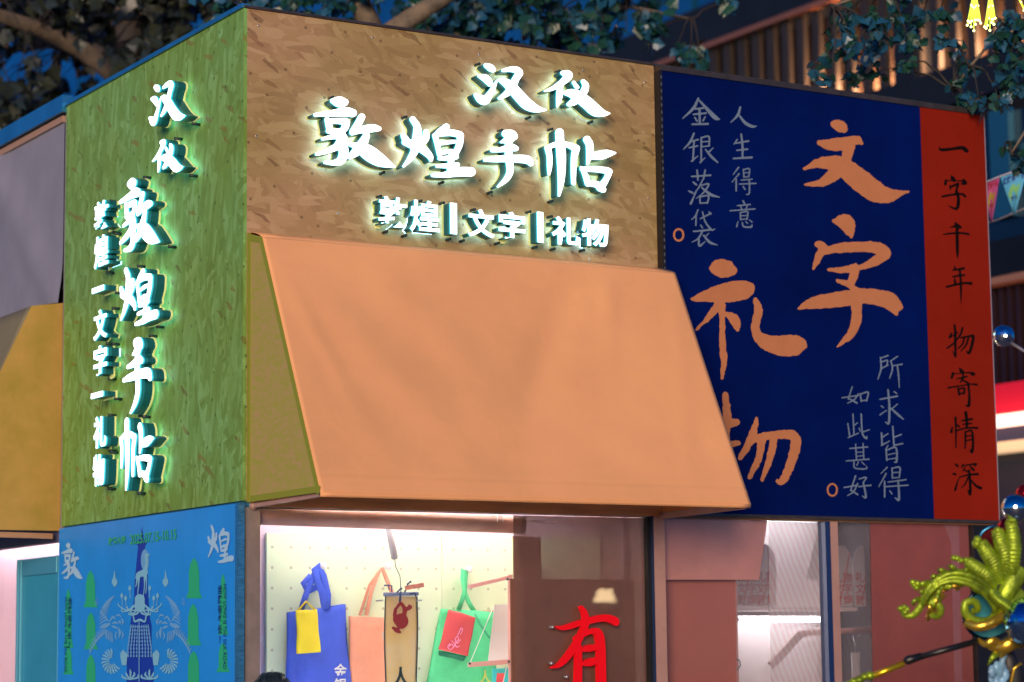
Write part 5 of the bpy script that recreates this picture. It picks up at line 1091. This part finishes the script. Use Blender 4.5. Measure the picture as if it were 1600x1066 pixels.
# ------------------------------------------------------------------ pennants on a string
Dp = 15.5
def pennant(label, px, col, ink1, ink2, rows):
    q = [at(*p, Dp) for p in px]; t = thing('pennant', label, 'pennant', q[0], 'pennants on the string')
    def f(u, v):
        a = q[0]*(1-u)+q[1]*u; return a*(1-v)+q[2]*v+FW*(.02*math.sin(3*u+2*v))
    mb = MB(); mb.grid(f, 8, 8); mb.build('cloth', mat(label.split()[0]+'_pennant_cloth', col, .7), t, fixn=False, solid=.002)
    for i, (body, u0, v0, wd, m) in enumerate(rows):
        V, F = text2d(body, .03); x0, y0, x1, y1_ = bbox(V, F); s = wd/(x1-x0); pt = []
        for x, y in V:
            u = u0+(x-(x0+x1)/2)*s; v = v0+(y-(y0+y1_)/2)*s*1.1; uu = .5+(u-.5)/(1-v); pt.append(Vector(f(uu, v))-FW*.006)
        mb = MB(); mb.add(pt, F); mb.build('printed_text', m, t, fixn=False)
    st = glyph([[(30,50,14),(45,36,16),(62,44,14),(74,34,8)],[(38,50,8),(36,66,6)],[(60,48,8),(62,64,6)]], 50)
    pt = []
    for x, y in st[0]:
        u, v = x/100, y/100; pt.append(Vector(f(.5+(u-.5)/(1-v)*.75, v))-FW*.004)
    mb = MB(); mb.add(pt, st[1]); mb.build('printed_animal', ink2, t, fixn=False)
mr = mat('red_pennant_ink', (.55,.02,.04), .7); my = mat('yellow_pennant_ink', (.85,.55,.08), .7); mbk = mat('blue_pennant_ink', (.03,.04,.35), .7); mgn = mat('green_pennant_ink', (.30,.75,.25), .7)
pennant('pink triangular pennant with red writing beside the banner', [(1537,285),(1562,276),(1549,347)], (.95,.16,.42), mr, my, [('丝路有多长', .5, .14, .8, mr), ('敦煌', .5, .62, .2, mr)])
pennant('blue triangular pennant with green printing at the right edge', [(1563,276),(1606,262),(1585,334)], (.14,.62,.90), mbk, mgn, [('丝路有多长', .5, .14, .8, mbk), ('敦煌', .5, .62, .2, mbk)])
sg = MB(); sg.tube([at(1530,289,Dp), at(1562,276,Dp), at(1605,261,Dp), at(1700,232,Dp), at(1742,214,Dp+.3)], .006, 6); tag(sg.build('bunting_string', m_white), 'white string carrying the two pennants', 'string')
sg = MB(); sg.tube([at(1525,354,Dp+1), at(1560,343,Dp+1), at(1610,322,Dp+1), at(1700,280,Dp+1), at(1742,262,Dp+.6)], .006, 6); tag(sg.build('bunting_string', mat('grey_string', (.30,.28,.28), .6)), 'bare grey string just under the pennants', 'string')

# ------------------------------------------------------------------ hanging light strands, top right
m_ls = mat('lit_green_strand', (.4,.5,.05), .4, emit=(.62,.80,.06), es=.9); m_lb = mat('lit_yellow_bead', (.9,.9,.4), .4, emit=(1.0,.95,.35), es=2.2)
r_ = random.Random(12)
for (px, py, n, lab) in ((1527, 46, 12, 'bundle of glowing green light strands, left of the pair'), (1552, 44, 9, 'bundle of glowing green light strands, right of the pair'), (1597, 22, 2, 'single glowing green light strand cut by the right edge')):
    D0 = 12.0; t = thing('light_strand', lab, 'lamp', at(px, -40, D0), 'hanging light strands'); mb = MB()
    for k in range(n):
        dx = (k-n/2)*.9; x0 = px-4+dx*.8; y1_ = py+r_.uniform(-16, 4); dz = r_.uniform(-.05,.05)
        bend = (k-n/2)*1.6 if n > 2 else 10
        pts = [at(x0-2-bend*.4, -60, D0+dz), at(x0, 0, D0+dz), at(x0+bend*.5, y1_*.6, D0+dz), at(x0+bend*.8+r_.uniform(-1,1), y1_, D0+dz)]
        mb.tube(pts, .0028, 5); MB().ball(pts[-1], .0065, 8, 6).build('bead', m_lb, t)
        if k % 2: MB().ball(at(x0+bend*.2, y1_*.25, D0+dz), .006, 8, 6).build('bead', m_lb, t)
    mb.build('strand', m_ls, t)

sg = MB(); sg.tube([at(1380,-66,12.1), at(1540,-60,12.0), at(1610,-60,12.0), at(1735,-66,14.5)], .006, 6); tag(sg.build('overhead_cable', m_black), 'thin black overhead cable carrying the green light strands', 'cable')

# ------------------------------------------------------------------ building with upright louvres, behind on the right
XB = 14.0
m_slat = mat('bronze_louvre_metal', (.026,.021,.020), .6, .1, var=.15, vscale=3); m_dark = mat('dark_cladding', (.006,.007,.010), .7, spec=.2); m_fas = mat('slate_fascia', (.008,.012,.022), .6, spec=.2, var=.2, vscale=2)
m_orange_lit = mat('orange_lit_edge', (.30,.12,.07), .4, .4); m_bglass = mat('blue_facade_glass', (.012,.13,.30), .2, .5, var=.4, vscale=.5); m_lamp = mat('lit_uplight', (1,.7,.4), .5, emit=(1.0,.55,.28), es=10)
lb_ = thing('louvre_building', 'dark building with upright bronze louvres and warm uplights', 'building', (XB, 20, 0))
yA = onX(1700, 60, XB).y; yB = onX(1010, 60, XB).y
zbm = onX(1290, 3, XB).z; zb0 = onX(1500, 108, XB).z; zlo = onX(1440, 160, XB).z
MB().box((XB+.55,yA-6,0),(XB+8,46,24)).build('wall', mat('brown_black_cladding', (.030,.019,.014), .7, spec=.2), lb_)
MB().box((XB-.1,yA-6,zbm),(XB+.5,yB+14,zbm+.55)).build('beam', m_fas, lb_)
MB().box((XB-.13,yA-6,zbm-.07),(XB-.02,yB+14,zbm-.002)).build('orange_lit_strip', m_orange_lit, lb_)  # orange light on the beam's lower edge, painted as a strip
MB().box((XB-.2,yA-6,zlo-.2),(XB+.5,yB+14,zb0)).build('lower_fascia', m_fas, lb_)
MB().box((XB-.05,yA-6,0),(XB+.54,yB+14,zlo-.21)).build('lower_wall', m_dark, lb_)
pitch = abs(onX(1222,60,XB).y-onX(1246,60,XB).y); y = yA-4; n_ = 0
while y < yB+9:
    MB().box((XB-.02,y,zb0+.001),(XB+.05,y+pitch*.46,zbm-.072)).build('louvre', m_slat, lb_); y += pitch; n_ += 1
for k in range(13):
    yy_ = 13+k*2.6; MB().box((XB-.05,yy_,zbm+.56),(XB+.3,yy_+2.45,zbm+7)).build('window_pane', m_bglass, lb_)
for px, py in ((1340,150),(1354,148),(1388,142),(1452,118),(1530,98),(1562,92),(1600,84)):
    p = onX(px, py, XB+.34); z0 = zb0+.02
    o = MB().tube([(XB+.32,p.y,z0),(XB+.32,p.y,z0+.09)], [.10,.13], 12).build('uplight', m_lamp, lb_)
    ld = bpy.data.lights.new('uplight_glow', 'POINT'); ld.energy = 55; ld.color = (1,.50,.24); ld.shadow_soft_size = .1
    lo_ = bpy.data.objects.new('uplight_glow', ld); lo_.location = (XB+.30-XB, p.y-20, z0+.24); link(lo_, lb_)
MB().box((XB-.06,onX(1432,100,XB).y,zb0-.3),(XB+.45,onX(1402,100,XB).y,zbm-.075)).build('pier', m_fas, lb_)
# neighbouring shop front at the right edge
XN = 10.0
def nz(py): return onX(1578, py, XN).z
nyL = onX(1500, 500, XN).y; nyR = onX(1760, 500, XN).y
ns = thing('neighbour_shop', 'dark neighbouring shop front with a red lit canopy', 'building', (XN+2, (nyL+nyR)/2, 0))
def band(name, p0, p1, m, prot=0): return MB().box((XN-prot,nyR-2,nz(p1)),(XN+.3,nyL,nz(p0))).build(name, m, ns)
MB().box((XN+.31,nyR-2,0),(XN+6,nyL,nz(175))).build('wall', m_dark, ns)
band('upper_cladding', 175, 372, mat('blue_black_glass', (.006,.016,.035), .2)); band('slate_band', 373, 432, m_fas, .05); band('orange_lit_strip', 433, 444, mat('orange_lit_beam', (.42,.20,.12), .5), .12)  # strip colour holds the orange light falling on this beam
MB().box((XN+.1,nyR-2,nz(600)),(XN+.3,nyL,nz(445))).build('recess', mat('maroon_recess', (.018,.006,.008), .6), ns)
y = nyR-2
while y < nyL:
    MB().box((XN+.02,y,nz(600)),(XN+.099,y+.05,nz(445))).build('slat', mat('maroon_slat', (.03,.012,.014), .5) if 'maroon_slat' not in bpy.data.materials else bpy.data.materials['maroon_slat'], ns); y += .11
    if y > nyR+2.4 and y < nyL-3.2: y = nyL-3.2
band('red_canopy', 601, 655, mat('lit_red_canopy', (.6,.01,.03), .4, emit=(1.0,.012,.04), es=.10), .12)
band('canopy_light_strip', 656, 668, mat('lit_pink_strip', (.9,.6,.5), .4, emit=(1.0,.50,.36), es=2.2), .42)
band('navy_band', 669, 691, mat('navy_band_paint', (.02,.035,.10), .5), .1); band('cream_band', 692, 708, mat('lit_cream_sign', (.7,.5,.3), .5, emit=(1,.66,.36), es=.45), .14); band('shop_front', 709, 1300, mat('grey_shop_front', (.06,.055,.06), .6), .02)
MB().box((XN-.08,onX(1556,220,XN).y-.25,nz(340)),(XN-.002,onX(1556,220,XN).y,nz(170))).build('blue_pilaster', mat('blue_pilaster_metal', (.02,.13,.22), .3, .4), ns)

# far blocks behind the trees on the left
m_far = mat('far_concrete', (.010,.020,.045), .7, var=.2, vscale=.6); m_win = mat('lit_far_window', (1,.7,.4), .5, emit=(1.0,.52,.30), es=1.5); m_winb = mat('dark_far_window', (.01,.02,.05), .1, .2)
def tower(label, pxl, pxr, d, ztop, lit):
    a = at(pxl, 500, d); b = at(pxr, 500, d); dirx = (b-a); dirx.z = 0; L_ = dirx.length; dirx.normalize(); nrm = Vector((-dirx.y, dirx.x, 0)); nrm = nrm if nrm.dot(FW) > 0 else -nrm
    t = thing('far_building', label, 'building', (a.x, a.y, 0)); A = Vector((a.x, a.y, 0))
    def bx(m, name, u0, u1, z0, z1, d0, d1):
        q = [A+dirx*u0+nrm*d0, A+dirx*u1+nrm*d0, A+dirx*u1+nrm*d1, A+dirx*u0+nrm*d1]; mb = MB(); mb.prism([p+Vector((0,0,z0)) for p in q], (0,0,z1-z0)); return mb.build(name, m, t)
    bx(m_far, 'wall', 0, L_, 0, ztop, 0, 8)
    nf = int(ztop/3.4); nw = max(2, int(L_/2.6)); k = 0; r_ = random.Random(int(pxl+900))
    for f_ in range(2, nf):
        bx(m_fas, 'floor_band', 0, L_, f_*3.4-.35, f_*3.4, -.12, -.005)
        for i in range(nw):
            if k > 95: break
            u = (i+.2)*L_/nw; k += 1; bx(m_win if r_.random() < lit else m_winb, 'window', u, u+L_/nw*.6, f_*3.4+.5, f_*3.4+2.6, -.05, -.004)
tower('far dark block with warm lit windows behind the front trees', 500, 900, 46, 26, .45)

# ------------------------------------------------------------------ trees
LEAF = [(0,0),(.16,.03),(.40,.02),(.44,.22),(.54,.42),(.36,.56),(.22,.76),(0,1.0),(-.22,.76),(-.36,.56),(-.54,.42),(-.44,.22),(-.40,.02),(-.16,.03)]
LV = np.array([(x, y, .10*abs(x)-.12*y*y) for x, y in LEAF]+[(0,.38,-.03)])
LFc = [(14,i,(i+1)%14) for i in range(14)]
def leaf_mat(name, col, col2, under):
    m = mat(name, col, .38, var=.01, vscale=11, col2=col2, spec=.5); t = m.node_tree; N = t.nodes; L = t.links; b = N['Principled BSDF']
    src = b.inputs['Base Color'].links[0].from_socket; ge = N.new('ShaderNodeNewGeometry')
    mx = N.new('ShaderNodeMix'); mx.data_type = 'RGBA'; L.new(ge.outputs['Backfacing'], mx.inputs[0]); L.new(src, mx.inputs[6]); mx.inputs[7].default_value = (*under, 1); L.new(mx.outputs[2], b.inputs['Base Color']); return m
def leaves(pts, dirs, size, rs):
    n = len(pts); V = []; a = rs.rand(n)*6.283
    F = []
    for i in range(n):
        d = Vector(dirs[i]).normalized(); x = d.orthogonal().normalized(); x = Matrix.Rotation(a[i], 3, d) @ x; z = d.cross(x)
        M_ = np.array([x, d, z]).T; s_ = size*(.65+.6*rs.rand()); cur = rs.uniform(-.5, 1.2)
        lv = LV.copy(); lv[:, 2] *= 1+cur
        V.append((lv*s_)@M_.T+np.array(pts[i]))
        F += [tuple(k+15*i for k in f) for f in LFc]
    return np.vstack(V), F
def tree(label, base, limbs, clusters, size, lm, bark, seed, group=None, trunk_r=.22):
    rs = np.random.RandomState(seed); t = thing('plane_tree', label, 'tree', base, group)
    mb = MB()
    for pts, rr_ in limbs: mb.tube(pts, rr_, 12)
    tw = MB(); P = []; Dr = []; nodes = [Vector(p) for pts, _ in limbs[1:] for p in pts[1:]] or [Vector(p) for p in limbs[0][0]]
    for (c, rad, n, droop) in clusters:
        c = Vector(c); nd = min(nodes, key=lambda p: (p-c).length)
        if (nd-c).length > rad*1.2:
            L_ = (nd-c).length; jt = Vector(rs.randn(3))*.06*L_; ctl = Vector(((nd.x+c.x)/2, (nd.y+c.y)/2, max(nd.z, c.z)+.10*L_))+jt
            pts = [nd*(1-u)**2+ctl*2*u*(1-u)+c*u*u+Vector(rs.randn(3))*.012*L_ for u in np.linspace(0, 1, 8)]
            tw.tube(pts, [.010,.009,.008,.007,.006,.005,.004,.003], 5)
        k = max(3, n//9)
        for j in range(k):
            d = Vector(rs.randn(3)); d.normalize(); tip = c+d*rad*(.35+.75*rs.rand()**.6)-Vector((0,0,droop*rad*rs.rand()))
            m_ = c*.5+tip*.5+Vector(rs.randn(3))*rad*.12
            tw.tube([c, m_, tip], [.006,.004,.002], 4, cap=False)
            for q in range(max(1, round(n/k))):
                u = rs.rand(); p = (c*(1-u)**2+m_*2*u*(1-u)+tip*u*u)+Vector(rs.randn(3))*rad*.10
                P.append(p); Dr.append((rs.randn()*.6, rs.randn()*.6, -.7+rs.randn()*.55))
    V, F = leaves(P, Dr, size, rs)
    mb.build('trunk', bark, t, fixn=False); tw.build('twigs', mat('twig_bark_'+str(seed), (.03,.025,.024), .8), t, fixn=False)
    me = bpy.data.meshes.new('crown'); me.from_pydata((V-np.array(base)).tolist(), [], F); me.materials.append(lm); o = bpy.data.objects.new('crown', me); link(o, t); me.update()
m_bark = mat('mottled_plane_bark', (.24,.18,.12), .8, var=.5, vscale=6, bump=.6, bscale=18, col2=(.08,.065,.05))
m_lf = leaf_mat('cyan_lit_leaf', (.005,.036,.028), (.018,.085,.058), (.014,.085,.15)); m_lf2 = leaf_mat('dark_leaf', (.008,.016,.014), (.040,.046,.024), (.022,.034,.036))  # first leaf: cyan light and blue sky reflection put into its colours
# left plane tree, well behind the kiosk
dT = 21.0
bt_ = at(275, 1040, dT); bt_.z = 0
fk = at(205, 122, dT)
limbs = [([bt_, bt_*.5+Vector((fk.x,fk.y,fk.z))*.5, at(225,160,dT), fk], [.42,.34,.26,.24]),
 ([fk, at(160,95,dT), at(120,72,dT), at(60,45,dT-.4), at(-40,10,dT-1)], [.17,.115,.09,.07,.04]), ([fk, at(208,70,dT+.2), at(200,20,dT+.4), at(190,-80,dT+.6)], [.20,.15,.12,.08]), ([fk, at(250,60,dT+.3), at(330,-20,dT+.5), at(420,-70,dT)], [.15,.10,.08,.05])]
r_ = random.Random(21); cl = []
for k in range(150):
    x = r_.uniform(-60, 400); y = r_.uniform(-60, 190); near = abs(y-(45+(x-60)*.42)) < 34 and 20 < x < 240
    if 60 < x < 330 and y > 220-.55*x+60 and x > 130: pass
    if (x-55)**2/60**2+(y-95)**2/30**2 < 1 or (x-150)**2/34**2+(y-115)**2/20**2 < 1 or (x-10)**2/14**2+(y-40)**2/50**2 < 1: continue
    if y > 185-.42*x+20: continue
    cl.append((at(x, y, dT+(r_.uniform(.8, 2.6) if near else r_.uniform(-1.6, 2.2))), r_.uniform(.20,.42)*(.7 if near else 1), r_.randint(18, 34), .5))
for k in range(34): cl.append((at(r_.uniform(-80, 460), r_.uniform(-330, -70), dT+r_.uniform(-1.8, 2.2)), r_.uniform(.4, .6), 34, .5))
tree('large plane tree with pale mottled limb behind the green lit side board', bt_, limbs, [(a, b, int(c*1.35), d) for a, b, c, d in cl], .125, m_lf2, m_bark, 31)
# middle plane tree, behind the tan front board
dM = 17.5; bm_ = at(560, 1040, dM); bm_.z = 0; fk = at(590, 70, dM)
limbs = [([bm_, at(575,500,dM), fk], [.30,.22,.17]), ([fk, at(640,30,dM), at(690,0,dM), at(760,-60,dM)], [.10,.075,.065,.05]), ([fk, at(700,60,dM+.4), at(860,30,dM+.2), at(980,10,dM), at(1080,30,dM)], [.05,.035,.025,.016,.010]), ([fk, at(560,0,dM), at(520,-60,dM)], [.10,.08,.06])]
cl = []
for (x, y, r, n) in ((705,22,.28,46),(660,40,.22,34),(745,45,.26,42),(790,22,.28,44),(735,85,.24,40),(690,80,.22,32),(640,70,.2,26),(780,80,.24,36),(830,50,.26,38),(870,20,.26,40),(880,72,.18,24),(845,95,.16,18),(920,35,.2,26),(945,10,.2,26),(1000,22,.2,24),(1030,48,.16,20),(1058,76,.13,15),(1092,86,.10,12),(1080,70,.1,9),(1140,5,.15,14),(850,-10,.3,40),(760,-10,.3,40),(940,-20,.3,40),(410,10,.3,34),(460,-5,.3,34),(520,0,.28,30),(560,-15,.26,30),(350,0,.3,34),(600,60,.14,10),(480,30,.2,18),(640,10,.15,12),(720,50,.25,40),(810,10,.25,40),(900,60,.16,20),(680,50,.2,30),(770,65,.22,34),(870,45,.2,30),(960,45,.12,12),(830,85,.15,18),(620,30,.2,20),(730,5,.25,36),(900,10,.2,24),(1010,5,.15,14)):
    cl.append((at(x, y, dM+r_.uniform(-.5,.8)), r, n, .6))
for k in range(36): cl.append((at(r_.uniform(400, 1000), r_.uniform(-330, -60), dM+r_.uniform(-1.4, 1.6)), r_.uniform(.3, .5), 34, .5))
tree('plane tree with blue lit leaves above the tan front board', bm_, limbs, [(a, b, int(c*1.35), d) for a, b, c, d in cl], .092, m_lf, m_bark, 32)
# right plane tree, its branches hang over the banner
dR = 14.3; br_ = at(1760, 1040, dR+2); br_.z = 0; fk = at(1720, -120, dR+1)
limbs = [([br_, at(1750,400,dR+1.8), fk], [.26,.2,.15]), ([fk, at(1600,-60,dR+.5), at(1480,-30,dR), at(1380,-20,dR), at(1300,10,dR-.2)], [.05,.026,.016,.011,.006]),
 ([fk, at(1620,30,dR+.4), at(1545,70,dR), at(1515,105,dR), at(1490,140,dR+.1)], [.03,.016,.010,.008,.005]), ([fk, at(1650,130,dR+.4), at(1605,200,dR), at(1580,240,dR)], [.02,.012,.008,.005])]
cl = []
for (x, y, r, n) in ((1325,15,.16,30),(1360,35,.20,44),(1400,20,.20,44),(1440,25,.18,36),(1330,60,.15,26),(1370,70,.15,24),(1300,75,.10,12),(1285,90,.08,8),(1420,65,.14,20),(1415,95,.10,11),(1345,105,.12,12),(1325,130,.10,11),(1300,125,.07,6),(1372,110,.08,7),(1480,60,.12,14),(1500,90,.12,16),(1520,110,.11,14),(1490,125,.10,9),(1505,150,.10,11),(1530,152,.09,10),(1560,150,.10,13),(1575,55,.18,40),(1595,90,.18,40),(1560,30,.15,20),(1600,30,.2,40),(1570,110,.12,16),(1470,15,.12,14),(1590,238,.10,13),(1572,222,.07,6),(1600,260,.1,12),(1605,140,.12,16)):
    cl.append((at(x, y, dR+r_.uniform(-.35,.45)), r, n, .7))
for k in range(26): cl.append((at(r_.uniform(1420, 1900), r_.uniform(-330, -70), dR+r_.uniform(-.6, 1.8)), r_.uniform(.28, .45), 34, .5))
tree('plane tree whose leafy branches hang over the red banner end', br_, limbs, [(a, b, int(c*1.2), d) for a, b, c, d in cl], .066, m_lf, m_bark, 33)
